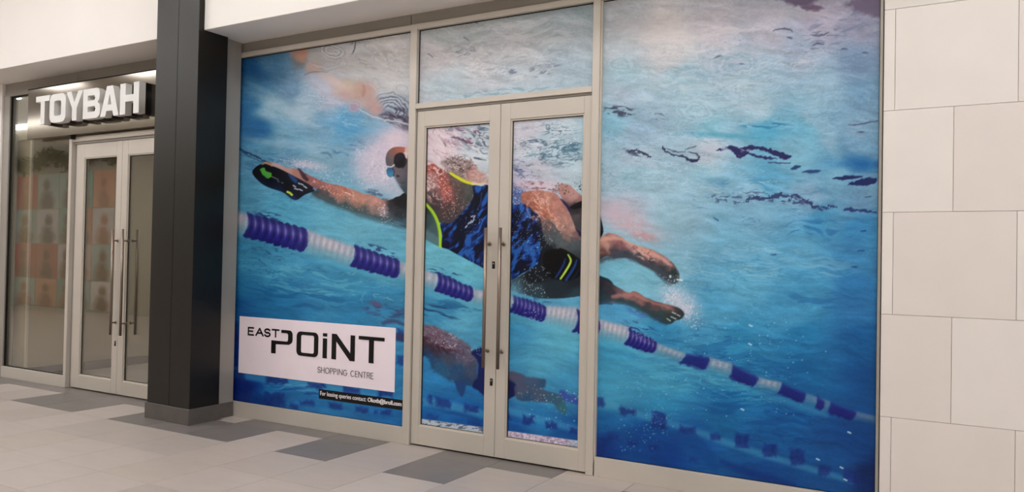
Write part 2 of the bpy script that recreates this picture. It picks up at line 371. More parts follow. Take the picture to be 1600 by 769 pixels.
    def streaks(self, x, y, rx, ry, ang, col, a, sx, sy, th=.6, w=.06, seed=0, sang=None, full=False):
        ix, m = self.soft_blob(x, y, rx, ry, ang, 1.0)
        if not len(ix): return
        sa = ang if sang is None else sang
        c, s = math.cos(sa), math.sin(sa)
        p = (c * self.u[ix] + s * self.v[ix]); q = (-s * self.u[ix] + c * self.v[ix])
        q = q + (fbm(p / sx * .7 + seed, q / sx * .7, 2) - .5) * sx * .8
        n = fbm(p / sx + seed * 5.1, q / sy + seed * 3.3, 3)
        k = sst(th - .035, th + w + .035, n) * (sst(0, .6, m) if not full else m) * a * .9
        self.put(ix, k, np.tile(np.array(col, float), (len(ix), 1)))
    def squiggle(self, x, y, rx, ry, ang, col, a, sx, sy, w=.10, seed=0, sang=None):
        ix, m = self.soft_blob(x, y, rx, ry, ang, 1.0)
        if not len(ix): return
        sa = ang if sang is None else sang; c, s = math.cos(sa), math.sin(sa)
        p = c * self.u[ix] + s * self.v[ix]; q = -s * self.u[ix] + c * self.v[ix]
        p = p + (fbm(p / sx, q / sx, 2) - .5) * sx; q = q + (fbm(p / sx + 7, q / sx + 3, 2) - .5) * sy * 1.5
        n = np.abs(fbm(p / sx + seed * 5.1, q / sy + seed * 3.3, 3) - .5) * 2
        g = sst(.35, .65, fbm(p / sx / 2.2 + seed, q / sy / 2.2, 2))
        self.put(ix, (1 - sst(w * .3, w, n)) * g * sst(0, .6, m) * a, np.tile(np.array(col, float), (len(ix), 1)))
    def rings(self, x, y, r0, r1, asp, ang, step, light, dark, a, arc=None, seed=0):
        ix = self.near(np.array([(x, y)]), r1 * 1.3)
        if not len(ix): return
        du = self.u[ix] - x; dv = self.v[ix] - y; c, s = math.cos(ang), math.sin(ang)
        p = c * du + s * dv; q = (-s * du + c * dv) / asp
        r = np.hypot(p, q) + (fbm(self.u[ix] / 9 + seed, self.v[ix] / 9, 3) - .5) * step * 1.5
        w = sst(r0, r0 + step, r) * (1 - sst(r1 * .6, r1, r))
        if arc:
            th = np.arctan2(q, p); dd = np.abs((th - arc[0] + np.pi) % (2 * np.pi) - np.pi)
            w = w * (1 - sst(arc[1] * .6, arc[1], dd))
        k = np.sin(r / step * 2 * np.pi)
        self.put(ix, np.clip(k, 0, 1) * w * a, np.tile(np.array(light, float), (len(ix), 1)))
        self.put(ix, np.clip(-k - .2, 0, 1) * w * a, np.tile(np.array(dark, float), (len(ix), 1)))

WATER = [(380,100,(38,95,145)),(420,105,(75,120,155)),(450,135,(110,145,178)),(420,170,(135,172,195)),(385,165,(55,115,160)),(395,205,(48,112,165)),(440,210,(115,160,190)),
(500,195,(110,155,188)),(470,165,(150,175,195)),(540,195,(88,150,192)),(575,215,(110,160,192)),(600,235,(190,180,202)),(520,150,(165,170,190)),(520,85,(172,172,178)),(560,95,(188,186,188)),(610,80,(192,188,190)),(620,125,(182,182,186)),
(400,232,(92,148,182)),(500,240,(128,168,192)),(455,235,(105,155,188)),(380,300,(82,148,182)),(450,330,(82,156,190)),(560,355,(102,170,198)),(600,395,(98,168,198)),(520,340,(95,165,195)),
(375,400,(62,140,180)),(440,415,(70,148,188)),(540,450,(60,140,182)),(380,450,(40,122,172)),(450,470,(38,118,168)),(560,480,(48,128,175)),(620,470,(58,135,178)),(375,485,(25,98,158)),
(370,560,(8,60,140)),(368,610,(5,45,125)),(420,610,(32,112,172)),(480,630,(40,118,178)),(600,650,(32,112,178)),(400,635,(14,68,142)),(520,600,(45,125,180)),(625,600,(50,135,190)),(620,540,(60,145,195)),
(690,55,(170,178,182)),(740,45,(168,176,180)),(840,25,(160,172,178)),(910,20,(150,166,175)),(800,70,(182,184,190)),(680,90,(190,186,192)),(700,140,(172,190,202)),(800,130,(172,186,198)),(900,110,(160,180,195)),(900,60,(162,174,184)),(740,100,(186,186,192)),
(690,205,(202,188,200)),(740,215,(180,192,205)),(700,235,(205,190,200)),(750,240,(188,200,212)),(820,200,(190,190,205)),(880,200,(182,198,212)),(850,230,(165,195,212)),(900,225,(160,192,210)),(840,255,(188,190,205)),(900,260,(170,192,206)),(810,270,(180,180,205)),
(680,405,(105,180,205)),(720,420,(100,178,205)),(690,475,(62,140,182)),(720,500,(90,165,200)),(745,520,(80,158,198)),(690,540,(60,145,195)),(690,590,(45,130,190)),(740,610,(35,120,182)),(690,645,(25,105,172)),(740,655,(20,95,165)),
(810,515,(62,140,185)),(870,540,(88,168,200)),(850,570,(80,160,196)),(820,600,(65,145,190)),(880,610,(62,142,188)),(850,650,(38,120,180)),(800,665,(25,95,165)),(895,680,(22,90,160)),
(960,25,(172,176,184)),(1040,45,(202,196,198)),(1120,40,(182,178,190)),(1200,35,(172,170,186)),(1290,30,(160,156,176)),(1350,40,(138,140,162)),(960,75,(172,182,192)),(1040,80,(190,190,196)),(1150,90,(162,176,194)),(1250,80,(152,166,188)),(1345,95,(116,142,172)),
(970,115,(150,182,198)),(1060,120,(152,184,202)),(1170,130,(158,184,202)),(1280,130,(142,174,198)),(1350,150,(112,150,182)),(960,155,(158,178,198)),(1080,165,(152,186,206)),(1180,170,(154,184,204)),(1280,180,(138,176,200)),(1350,195,(122,158,186)),
(950,195,(128,178,204)),(1000,205,(142,172,198)),(1100,200,(128,182,206)),(1190,205,(92,168,202)),(1260,205,(110,172,202)),(1300,215,(132,172,198)),(1350,230,(112,154,186)),(960,235,(148,180,202)),(1100,235,(178,190,208)),(1000,240,(160,184,204)),(1230,235,(120,174,202)),(1345,250,(52,118,168)),(1290,250,(95,155,192)),
(1000,275,(142,182,204)),(1100,275,(138,184,208)),(1200,278,(92,160,198)),(1300,275,(112,162,194)),(1350,285,(110,152,184)),(960,280,(152,182,202)),(1080,300,(140,180,204)),(1180,300,(132,176,204)),(1260,310,(128,166,196)),(1340,310,(105,148,184)),
(980,330,(168,176,196)),(1060,340,(142,180,202)),(1180,330,(122,172,204)),(1280,350,(72,146,190)),(1350,355,(58,128,176)),(1050,400,(128,180,206)),(1150,380,(112,172,206)),(1250,395,(92,160,200)),(1350,400,(62,130,178)),
(970,390,(128,182,204)),(1000,440,(118,180,206)),(1150,440,(95,165,202)),(1250,450,(72,148,192)),(1340,455,(48,118,172)),(960,430,(112,178,206)),(1120,490,(82,158,200)),(1220,490,(72,150,196)),(1340,485,(50,118,172)),
(950,485,(80,158,205)),(1040,520,(55,140,188)),(1150,535,(50,136,182)),(1250,530,(38,122,172)),(1350,540,(26,98,155)),(960,560,(62,150,192)),(1040,580,(66,150,190)),(1150,610,(36,125,175)),(1250,600,(28,112,165)),(1350,590,(20,85,145)),
(950,610,(60,145,188)),(1030,630,(45,132,180)),(1130,650,(26,110,165)),(1230,660,(20,98,158)),(1330,680,(16,75,138)),(945,660,(26,105,165)),(1020,680,(15,82,150)),(1100,700,(22,90,155)),(1200,710,(24,95,155)),(1300,730,(22,85,145)),(1355,745,(14,50,110)),(940,705,(12,60,135)),(1050,718,(14,70,142)),(1200,745,(16,75,140))]

SKIN_LIGHT = (222, 152, 132)
def rope(P, quad, kind, ribs, scallop=.05):
    TL, TR, BL, BR = [np.array(q, float) for q in quad]
    A = np.array([TL, TR, BL, BR]); ix = P.near(A, 6)
    if not len(ix): return
    X = np.stack([P.u[ix], P.v[ix]], 1)
    s = np.full(len(ix), .5); t = np.full(len(ix), .5)
    for _ in range(6):
        F = TL + s[:, None] * (TR - TL) + t[:, None] * (BL - TL) + (s * t)[:, None] * (BR - BL - TR + TL) - X
        Fs = (TR - TL) + t[:, None] * (BR - BL - TR + TL); Ft = (BL - TL) + s[:, None] * (BR - BL - TR + TL)
        D = Fs[:, 0] * Ft[:, 1] - Fs[:, 1] * Ft[:, 0] + 1e-9
        s = s - (F[:, 0] * Ft[:, 1] - F[:, 1] * Ft[:, 0]) / D; t = t - (Fs[:, 0] * F[:, 1] - Fs[:, 1] * F[:, 0]) / D
    h = np.linalg.norm(BL - TL); L = np.linalg.norm(TR - TL)
    s = s + .16 * (h / max(L, 1)) * (((t - .5) * 2) ** 2 - .4) * (1 if kind in 'bn' else 0)
    rib = -np.cos(2 * np.pi * ribs * s) if ribs else np.zeros(len(ix))
    tt = t + (scallop * 1.7 * (1 - np.abs(np.sin(np.pi * ribs * s)) ** .6) * np.where(t > .5, 1, -1) if ribs else 0)
    e = (1.6 if kind in 'bw' else 3.0) / h; es = (1.4 if kind in 'bw' else 2.6) / L
    tt = tt + (fbm(P.u[ix] / 5, P.v[ix] / 3, 3) - .5) * 4.5 / h; s = s + (fbm(P.u[ix] / 3 + 9, P.v[ix] / 4, 2) - .5) * 2.5 / L
    cov = sst(-e, e, tt) * (1 - sst(1 - e, 1 + e, tt)) * sst(-es, es, s) * (1 - sst(1 - es, 1 + es, s))
    if kind == 'b':
        base = idw(s * 10, t * 10, [(5, 0, (42, 50, 112)), (5, 3, (66, 62, 150)), (5, 7, (40, 36, 134)), (5, 10, (28, 30, 112))], 3, .5)
        hl = np.clip(-rib, 0, 1) ** 2.2 * np.exp(-((t - .36) / .24) ** 2) * .62 + .14 * np.exp(-((t - .36) / .12) ** 2)
        col = base * (1 - hl[:, None]) + np.array((150, 136, 196.)) * hl[:, None]
        dk = np.clip(rib, 0, 1) ** 2 * .25 * np.clip(1.2 - np.abs(t - .5) * 2, 0, 1)
        col = col * (1 - dk[:, None]); al = .97
    elif kind == 'n':
        col = idw(s * 10, t * 10, [(5, 0, (44, 72, 140)), (5, 5, (32, 38, 124)), (5, 10, (28, 32, 112))], 3, .5); al = .92 * sst(-.15, .3, t)
    else:
        col = idw(s * 10, t * 10, [(5, 0, (158, 172, 196)), (5, 2.6, (206, 192, 208)), (5, 4.5, (196, 190, 204)), (5, 7, (156, 178, 194)), (5, 10, (112, 172, 194))], 3, .5)
        hl = np.clip(-rib, 0, 1) * np.exp(-((t - .35) / .2) ** 2)
        col = (col * (1 - .06 * np.clip(rib, 0, 1)[:, None]) + 20 * hl[:, None]) * .92
        al = np.where(t > .45, .9 - .62 * (t - .45) / .55, .9) * sst(-.1, .18, t)
        if kind == 'f': al = al * .5; col = col * .88
        if kind == 'v': al = al * .78; col = col * .92
    col = col * (1 + .12 * (fbm(P.u[ix] / 2.2, P.v[ix] / 2.2, 2) - .5))[:, None]
    P.put(ix, np.clip(cov * al, 0, 1), col)

def paint(u, v):
    P = Print(u, v)
    # water: broad colour, then drifting bands and fine ripples
    wu = u + (fbm(u / 70, v / 45, 3) - .5) * 46; wv = v + (fbm(u / 90 + 9, v / 35 + 4, 3) - .5) * 26
    c = idw(wu, wv, WATER, 3.4, 60.0)
    deep = sst(300, 640, v)
    a = .13
    p = u * math.cos(a) + v * math.sin(a); q = -u * math.sin(a) + v * math.cos(a)
    q2 = q + (fbm(p / 60, q / 40, 3) - .5) * 22
    n1 = fbm(p / 46, q2 / 9, 4) - .5
    n2 = fbm(p / 13 + 40, q2 / 3.4, 3) - .5
    n3 = vnoise(u / 1.7, v / 1.7) - .5
    surf = 1 - sst(150, 420, v)
    amp = .16 + .08 * (1 - surf)
    c = c * (1 + amp * n1 + .11 * n2 + .05 * n3)[:, None]
    ridge = 1 - np.abs(fbm(p / 24 + 3, q2 / 8 + 7, 4) - .5) * 2
    rg = sst(.90, .985, ridge)
    c = c + (rg * (2 + 5 * surf))[:, None] * np.array((1.0, 1.0, 1.0))
    dk = sst(.93, .99, 1 - np.abs(fbm(p / 21 + 63, q2 / 7 + 27, 4) - .5) * 2)
    c = c * (1 - .05 * dk * (.4 + .6 * surf))[:, None]
    P.c = c
    H = P.haze; S = P.streaks
    # ---- upper surface of the left-hand pane: pale streaks and the mirrored swimmer
    for (x, y, rx, ry, an, al) in ((430,162,70,15,.42,.45),(475,190,60,9,.38,.3),(410,140,40,8,.45,.3),(450,225,80,10,.12,.35),(410,222,50,8,.25,.3)):
        H(x, y, rx, ry, an, (165, 192, 208), al, .6, 14)
    H(560,100,90,36,.1,(190,187,188),.55,.3,10); H(600,110,60,50,0,(190,188,190),.5)
    H(500,128,60,22,.45,(182,182,198),.6,.4)
    H(398,110,40,16,.45,(30,88,140),.6,.3); H(400,190,46,16,.3,(38,105,160),.5,.3); H(545,200,60,12,.15,(72,142,190),.45,.3)
    k = .195
    P.poly(crp(370,50,k,[(425,150),(560,125),(580,165),(570,210),(540,250),(500,250),(465,225),(440,195)]), (176,136,120), 6, .75, warp=3)
    P.poly(crp(370,50,k,[(455,190),(520,240),(560,205),(560,270),(510,290),(465,285),(440,230)]), (118,116,112), 7, .75, warp=3)
    P.poly(crp(370,50,k,[(480,135),(555,130),(560,180),(545,225),(505,230),(480,190)]), (188,134,112), 6, .75, warp=3)
    P.poly(crp(370,50,k,[(570,130),(620,150),(680,240),(690,290),(640,310),(560,310),(550,270),(575,200)]), (172,160,156), 8, .75, warp=3)
    P.poly(crp(370,50,k,[(560,260),(640,265),(670,310),(580,325)]), (196,160,150), 5, .7)
    P.stroke(crp(370,50,k,[(540,345),(600,322),(680,318),(720,325)]), 1.6, (118,110,122), 1.0, .7)
    H(515,122,24,9,.5,(196,176,176),.7); H(535,135,30,11,.5,(200,178,170),.6)
    P.poly(crp(370,50,k,[(780,420),(860,380),(960,385),(1050,405),(1105,445),(1120,510),(1165,545),(1178,610),(1150,675),(1080,660),(1000,610),(900,560),(820,530),(770,480)]), crp(370,50,k,[(820,440,(210,182,165)),(900,410,(214,186,150)),(960,470,(212,166,138)),(1060,450,(210,158,140)),(1100,560,(214,164,150)),(1130,640,(218,158,148)),(880,520,(206,164,158)),(1000,560,(210,170,160))]), 9, .85, warp=4, rough=.06, rs=9)
    H(525,128,44,13,.48,(202,182,178),.7,.4,8)
    P.stroke(crp(370,50,k,[(1015,430),(1022,470),(1010,510)]), 3, (170,120,100), 3, .7)
    P.rings(*crp(370,50,k,[(1060,470)])[0], 6, 18, .9, 0, 9, (214,206,204), (196,150,135), .5, (-.7, 1.3))
    P.rings(*crp(370,50,k,[(938,605)])[0], 4, 16, .85, 0, 6, (196,198,208), (150,165,185), .6)
    P.poly(crp(370,50,k,[(900,590),(940,575),(980,595),(975,625),(930,640),(900,620)]), (176,138,160), 3, .65)
    P.rings(*crp(370,50,k,[(765,150)])[0], 3, 26, .6, .3, 7, (200,198,198), (128,132,140), .7)
    P.rings(*crp(370,50,k,[(700,200)])[0], 20, 46, .6, .3, 9, (204,202,204), (150,152,158), .45, (.9, 1.6))
    S(*crp(370,50,k,[(945,115)])[0], 20, 11, -1.1, (92,96,112), .85, 16, 2.6, .54, .07, 3, -1.15)
    S(590,105,60,45,.3,(150,152,164),.5,16,4,.60,.05,5); S(600,90,50,30,.5,(214,212,212),.5,14,4,.58,.06,8)
    # dark wet hair mirrored in the surface
    P.poly(crp(370,50,k,[(1130,520),(1250,490),(1390,540),(1390,790),(1300,770),(1240,730),(1170,670),(1160,590)]), (132,142,160), 5, .65, warp=3)
    P.poly(crp(370,50,k,[(1170,640),(1260,640),(1390,680),(1390,790),(1310,770),(1240,730),(1150,690)]), (92,84,104), 4, .85, warp=4, ws=5)
    P.rings(608, 176, 4, 44, .85, -.3, 6.0, (172,186,198), (74,74,92), .85, (-.65, 1.5), 2)
    P.rings(628, 138, 2, 16, .55, .1, 5.0, (186,194,204), (104,112,128), .6)
    S(626,180,34,18,.2,(60,58,78),.8,12,3,.52,.07,6); S(615,188,30,14,.4,(170,178,192),.7,12,3,.56,.06,9)
    P.stroke([(560,170),(580,181),(600,187),(622,190),(640,196)], [1,2.2,2.5,2], (196,200,212), 1, .7, 2)
    S(450,255,60,10,.22,(60,110,150),.6,18,3,.60,.06,11); S(520,242,46,14,.25,(58,108,148),.6,16,3,.60,.05,12); S(400,262,30,14,.3,(50,105,150),.5,16,3,.58,.05,13)
    P.stroke([(371,232),(385,238),(400,245),(416,253)], [2,3,3.5,2], (32,62,102), 1.2, .9, 2, 5)
    P.stroke([(378,238),(395,247),(412,255)], [1,2,1], (40,74,115), 1.0, .8, 2, 4)
    S(560,228,26,14,.3,(70,110,150),.7,12,3,.57,.05,15)
    # ---- transom and door tops: rippling silver surface
    S(800,60,160,60,-.16,(206,206,210),.4,26,5,.57,.06,21); S(800,100,170,40,-.16,(138,150,166),.42,22,4,.60,.05,22)
    S(720,80,40,14,-.1,(122,130,146),.7,12,3,.62,.04,23); S(850,108,40,18,-.2,(106,116,136),.7,14,3,.60,.05,24); S(800,112,36,6,.1,(96,106,126),.7,16,3,.58,.04,25)
    H(790,146,150,14,-.1,(165,196,210),.5,.5); S(790,146,150,14,-.1,(110,140,160),.5,16,3,.6,.05,26)
    P.rings(848,110,8,26,.7,-.2,7,(196,198,204),(140,148,162),.5,(-1.2,1.4)); P.rings(788,145,4,18,.6,-.1,6,(190,204,212),(128,150,166),.6,(-1.5,1.5))
    for (x, y) in ((672,86),(728,60),(742,34)): P.stroke([(x-3,y-2),(x,y),(x+4,y+3)], 1.8, (108,112,126), .8, .8)
    # door tops
    H(685,225,50,50,.4,(214,192,202),.7,.5,9); H(820,215,40,30,0,(196,194,210),.5,.5)
    S(740,215,60,26,.35,(98,114,136),.8,13,3.2,.585,.05,31); S(715,225,70,40,.6,(226,212,220),.6,14,3.5,.57,.06,32); S(725,212,36,12,.4,(112,72,102),.9,16,4,.56,.05,33)
    P.stroke(crp(655,190,.13,[(400,190),(450,195),(520,225),(600,255),(640,260)]), [2,4,5,3], (104,66,92), 1.2, .8, 2.5, 4)
    P.stroke(crp(655,190,.13,[(265,210),(300,250),(320,300)]), [1.5,3,1], (96,92,112), .9, .85)
    P.stroke(crp(655,190,.13,[(350,230),(380,270)]), [1.5,1.5], (104,100,120), .8, .8)
    P.stroke(crp(655,190,.13,[(660,435),(720,450),(800,465)]), [2.2,2.4,1.2], (72,84,102), .8, .85, 1)
    P.stroke(crp(655,190,.13,[(730,345),(770,380),(820,380)]), [1.2,1.6,1], (88,102,122), .8, .8, 1)
    S(758,205,20,16,.3,(70,92,112),.8,11,3,.55,.05,35); H(744,205,6,4,0,(206,110,130),.8)
    S(860,230,70,30,-.05,(92,128,150),.75,18,3.4,.575,.05,36); S(835,225,60,40,-.1,(214,212,224),.6,15,4,.57,.06,37); S(880,233,40,9,.0,(66,104,128),.7,20,3,.52,.06,38)
    S(890,252,34,14,-.15,(80,112,136),.7,12,3,.57,.05,39); S(815,262,30,22,.1,(92,110,140),.7,9,3.5,.56,.05,40); P.rings(868,218,3,12,.7,0,5,(190,210,222),(110,145,165),.6)
    Q = P.squiggle
    Q(735,215,60,40,.35,(84,96,116),.85,14,5,.14,1,.45); Q(690,220,50,40,.7,(176,140,160),.7,16,6,.14,2,.8); Q(735,235,50,26,.35,(90,100,120),.7,11,4,.12,3,.35); Q(700,240,50,30,.8,(230,216,222),.7,14,5,.14,4,.8)
    Q(860,225,80,50,0,(84,110,132),.8,16,5,.13,5,-.08); Q(880,240,60,30,-.05,(70,104,128),.8,18,4.5,.13,6,-.06); Q(820,250,60,50,.2,(96,100,128),.75,10,5,.13,7,.2); Q(850,215,80,50,0,(222,220,230),.6,16,5,.12,8,-.1); Q(815,275,40,26,.2,(70,76,110),.75,8,4,.14,9)
    Q(800,80,160,70,-.15,(140,148,162),.5,26,8,.08,10,-.16); Q(800,90,160,60,-.15,(210,210,214),.5,22,7,.08,11,-.16)
    Q(590,105,80,55,.2,(150,152,160),.55,16,7,.09,12,.3); Q(600,95,70,50,.2,(216,214,214),.6,16,7,.09,13,.3); Q(450,250,90,26,.15,(56,104,148),.6,16,4.5,.10,14,.2); Q(520,170,90,60,.25,(190,206,216),.35,22,6,.08,15,.25)
    Q(1150,110,230,90,-.05,(124,152,180),.45,30,7,.08,16,-.08); Q(1150,100,230,100,-.05,(206,210,216),.4,28,7,.08,17,-.08); Q(1060,220,160,80,.02,(110,150,180),.5,22,5,.09,18,.05); Q(1250,190,140,60,.02,(100,144,178),.5,26,5,.09,19,.05); Q(1100,270,220,60,.03,(186,206,218),.5,26,5,.09,20,.04); Q(1200,330,200,60,.03,(70,126,170),.5,26,5,.09,21,.05); Q(960,250,60,80,.1,(104,136,166),.5,16,5,.10,22,.12)
    Q(500,300,160,50,.2,(56,116,158),.5,14,4,.09,23,.2); Q(430,410,120,50,.15,(36,96,146),.55,16,4,.10,24,.15); Q(560,450,120,40,.15,(126,186,208),.5,18,4,.10,25,.15)
    # ---- right-hand pane: silver ceiling of the pool surface
    H(1040,50,120,40,0,(206,198,200),.5,.4,20); H(1240,20,90,18,0,(176,174,180),.4)
    P.poly([(1195,-14),(1222,2),(1248,9),(1268,8),(1282,-4),(1300,-16)], (96,82,108), 4, .85, warp=4)
    P.poly([(1252,10),(1272,8),(1288,14),(1276,17),(1260,15)], (108,88,112), 2.5, .9, warp=3)
    P.poly([(1318,6),(1340,-2),(1378,-14),(1378,26),(1350,22),(1332,14)], (104,92,116), 4, .8, warp=5)
    S(1310,45,80,40,-.25,(112,122,150),.7,24,5,.60,.05,41); S(1280,60,60,30,-.2,(96,108,132),.6,14,3,.63,.04,42)
    for q_ in ([(1208,48),(1220,45),(1233,46),(1238,50)],[(1230,58),(1238,60)],[(1270,55),(1283,55),(1295,51)],[(1269,71),(1278,68),(1287,69)],[(1314,76),(1324,77)],[(1347,82),(1356,82)],[(1326,195),(1340,195),(1354,192),(1372,189)],[(1340,206),(1350,206)],[(1115,92),(1122,88),(1128,88)],[(1155,100),(1162,100)]):
        P.stroke(q_, [1.4, 3.0, 1.6], (78,84,112), .9, .8, 1.2, 4)
    S(1150,110,120,45,-.1,(118,158,184),.5,24,4,.59,.05,43); S(1080,60,160,60,-.1,(212,206,208),.35,30,6,.58,.06,44); S(1100,150,200,50,-.05,(178,202,216),.45,30,5,.57,.06,45)
    P.rings(1150,100,8,50,.5,-.1,12,(178,196,210),(130,160,184),.45); P.rings(1090,175,6,40,.5,0,10,(180,200,214),(122,165,190),.4); P.rings(970,100,6,26,.6,0,8,(178,196,208),(130,165,186),.5)
    S(968,174,40,13,.1,(62,64,86),.9,10,3,.57,.04,46); S(1030,182,26,10,.1,(80,92,116),.6,9,3,.63,.04,47)
    S(1195,196,62,11,.06,(34,110,155),.85,20,3.2,.54,.06,48); H(1130,212,90,8,.06,(60,150,185),.6,.5); H(1210,205,70,14,.06,(82,162,200),.5,.4)
    # dark floating shapes
    k = .28125
    D = (46, 44, 98)
    P.stroke(crp(930,170,k,[(188,240),(210,232),(240,232),(262,245),(285,255),(305,270)]), [2,3.5,2.5,4,2], (52,56,84), .9, .9, 3, 3.5)
    S(995,238,30,10,.25,(60,66,92),.8,9,3,.55,.04,49)
    P.stroke(crp(930,170,k,[(375,215),(400,240),(440,255),(490,265),(530,290),(575,280),(560,250),(520,240)]), [2,2.5,2,3.5,5,3,2,1.5], (44,46,86), .9, .92, 2.5, 4)
    P.stroke(crp(930,170,k,[(400,222),(450,238),(500,240)]), [1.2,2,1], (62,70,100), .8, .85, 2, 4); P.stroke(crp(930,170,k,[(500,230),(540,215),(560,208)]), [1.2,1.6,1], (70,80,108), .8, .8, 1.5, 4)
    P.poly(crp(930,170,k,[(670,230),(720,215),(760,205),(800,218),(850,205),(900,210),(960,220),(1030,240),(1080,258),(1085,275),(1050,282),(1000,262),(950,240),(900,225),(860,235),(830,268),(790,272),(770,245),(740,225),(700,235)]), D, 1.0, .95, warp=2.5, ws=4)
    P.poly(crp(930,170,k,[(850,240),(890,255),(940,262),(1000,275),(1010,280),(940,278),(890,268),(860,255)]), D, 1.0, .95, warp=2.5, ws=4)
    S(1150,234,40,14,.12,(170,188,206),.75,10,3.4,.60,.04,50)
    P.stroke(crp(930,170,k,[(960,298),(1010,300),(1080,302)]), [1.5,2,2], (50,60,105), .8, .85, 1.5, 3)
    P.poly(crp(930,170,k,[(1085,335),(1120,315),(1145,320),(1115,338)]), (38,66,112), 1, .9, warp=1.5); P.poly(crp(930,170,k,[(1150,350),(1190,340),(1255,342),(1225,358),(1180,358)]), (36,70,120), 1, .9, warp=1.5)
    P.poly(crp(930,170,k,[(1315,388),(1370,375),(1440,372),(1490,375),(1440,390),(1380,398)]), (30,42,96), 1, .93, warp=2); P.poly(crp(930,170,k,[(1405,420),(1440,400),(1500,385),(1560,385),(1560,405),(1520,425),(1470,432)]), (30,42,98), 1, .93, warp=2.5, ws=5)
    H(1360,258,90,14,.04,(30,100,160),.7,.5); S(1200,290,150,20,.06,(60,130,178),.5,26,4,.55,.06,51)
    P.stroke(crp(930,170,k,[(840,510),(880,495),(930,500),(980,490),(1040,480),(1100,485),(1160,505),(1200,535),(1240,552),(1300,545),(1340,545)]), [2,4,5,6,5,4,5,5,4,4,2], (50,62,106), .9, .85, 5, 4)
    S(1215,310,80,11,.15,(56,66,108),.85,9,3,.54,.05,52); S(1140,312,50,14,.1,(72,84,122),.8,7,3,.60,.04,53)
    P.stroke(crp(930,170,k,[(1385,560),(1430,560),(1490,568),(1560,575)]), [3,5,4,3], (40,62,112), .9, .9, 3, 5)
    P.stroke(crp(930,170,k,[(1500,492),(1530,488)]), [1.5,2], (60,76,112), .8, .8)
    for q_ in ((1345,362,1352,361),(1340,392,1350,392),(1330,417,1338,417),(1205,398,1212,398),(1115,340,1122,345)): P.stroke([q_[:2],q_[2:]], [1.5,2.4], (30,66,122), 1, .7, 1)
    S(1290,360,100,30,.03,(40,104,160),.6,34,4,.57,.06,54); S(1250,420,130,40,.03,(150,192,212),.35,30,5,.58,.06,55); S(1280,470,100,24,.03,(34,100,158),.5,36,4,.56,.06,56)
    # ---- deep water bands
    S(1150,570,240,70,.12,(22,95,152),.45,50,5,.56,.06,57); S(1050,590,140,60,.1,(96,176,204),.35,40,5,.57,.06,58); S(1200,640,180,50,.12,(14,82,145),.5,60,6,.54,.06,59)
    S(480,440,130,40,.1,(110,182,208),.5,22,4,.56,.06,60); S(470,465,130,30,.1,(24,96,150),.6,26,4,.56,.06,61); S(430,395,60,10,.2,(30,80,120),.6,12,3,.58,.05,62); S(640,485,60,20,.1,(22,88,140),.6,26,4,.55,.06,63)
    S(420,325,60,20,.2,(58,120,160),.45,14,3,.58,.05,64); S(520,400,60,14,.3,(60,130,168),.4,14,3,.58,.05,65)
    H(1280,620,170,60,.2,(18,88,150),.35); H(1000,700,120,40,.1,(12,70,142),.5,.4,20)
    Q(1180,560,230,90,.08,(24,92,148),.5,40,6,.12,51,.08); Q(1130,610,220,70,.08,(92,170,200),.4,40,6,.10,52,.1); Q(1200,440,200,70,.04,(60,136,186),.5,34,6,.12,53,.05); Q(1150,400,200,60,.04,(160,200,218),.4,34,6,.10,54,.05); Q(1250,680,160,60,.1,(12,66,130),.5,40,7,.12,55,.1)
    H(985,600,110,60,.1,(84,166,198),.35,.4,20)
    # ---- far lane line: dark floats with pale water between
    k = .324
    NB = (26, 52, 126)
    def float_(q, al=.85, sf=3.4): P.poly(q, NB, sf, al * .86, smooth=False, warp=4, ws=8, rough=.2, rs=4)
    def quad(x0, y0, s, L, al=.85, sl=.16):
        for (a_, b_, c_, d_) in L:
            dy = (c_ - a_) * sl
            float_([(x0+s*a_, y0+s*b_), (x0+s*c_, y0+s*(b_+dy)), (x0+s*c_, y0+s*(d_+dy*.3)), (x0+s*a_, y0+s*(d_-dy*.3))], al)
    P.stroke([(931,625),(1000,648),(1080,672),(1160,700),(1240,725),(1330,752)], [12,10,10,10,10,8], (84,160,196), 4, .45)
    quad(1100,520,k,[(35,485,80,520),(150,485,215,555),(285,532,350,598),(415,558,482,640),(550,632,610,688),(675,655,745,725)])
    k = .364
    quad(920,480,k,[(10,380,65,425),(132,425,200,465),(268,445,330,520),(390,505,458,540)]); quad(920,480,k,[(80,535,125,570),(165,568,215,598),(255,590,300,620),(430,640,475,668),(20,585,70,630)], .6)
    P.stroke(crp(920,480,k,[(380,560),(450,580),(510,640),(540,690)]), [20,24,20,14], (16,74,142), 5, .45)
    P.stroke([(1128,722),(1180,742),(1240,758)], [8,12,10], (14,56,130), 4, .55)
    P.speckle(1030,655,40,40,0,(120,180,220),.7,2.2,.72,3); P.speckle(1000,680,60,40,0,(130,190,225),.6,2.4,.76,4); P.speckle(1010,610,70,60,0,(140,195,220),.5,2,.80,5); P.speckle(1150,560,200,130,0,(150,205,225),.7,2.2,.86,6)
    for (x, y) in ((1172,538),(1173,509),(1327,676),(1278,718),(1315,731),(1321,750),(1160,640)): P.stroke([(x-2,y-1),(x+2,y+1)], 2.2, (190,222,236), .9, .85)
    k = .299
    P.stroke([(660,628),(700,633),(756,648)], [13,13,12], (78,158,205), 4, .6); P.stroke([(790,640),(830,652),(906,672)], [12,11,9], (78,158,205), 4, .5)
    quad(570,460,k,[(332,528,356,580),(375,538,446,592),(520,575,590,615),(286,530,300,570)]); quad(570,460,k,[(320,625,382,655),(540,655,610,690)], .5)
    k = .338
    quad(780,440,k,[(30,605,50,640),(105,615,165,660),(215,648,272,682),(328,675,362,708)])
    k = .175
    P.stroke([(366,582),(400,588),(450,597),(520,610),(600,625),(640,632)], [16,16,15,14,12,12], (66,152,204), 3, .7)
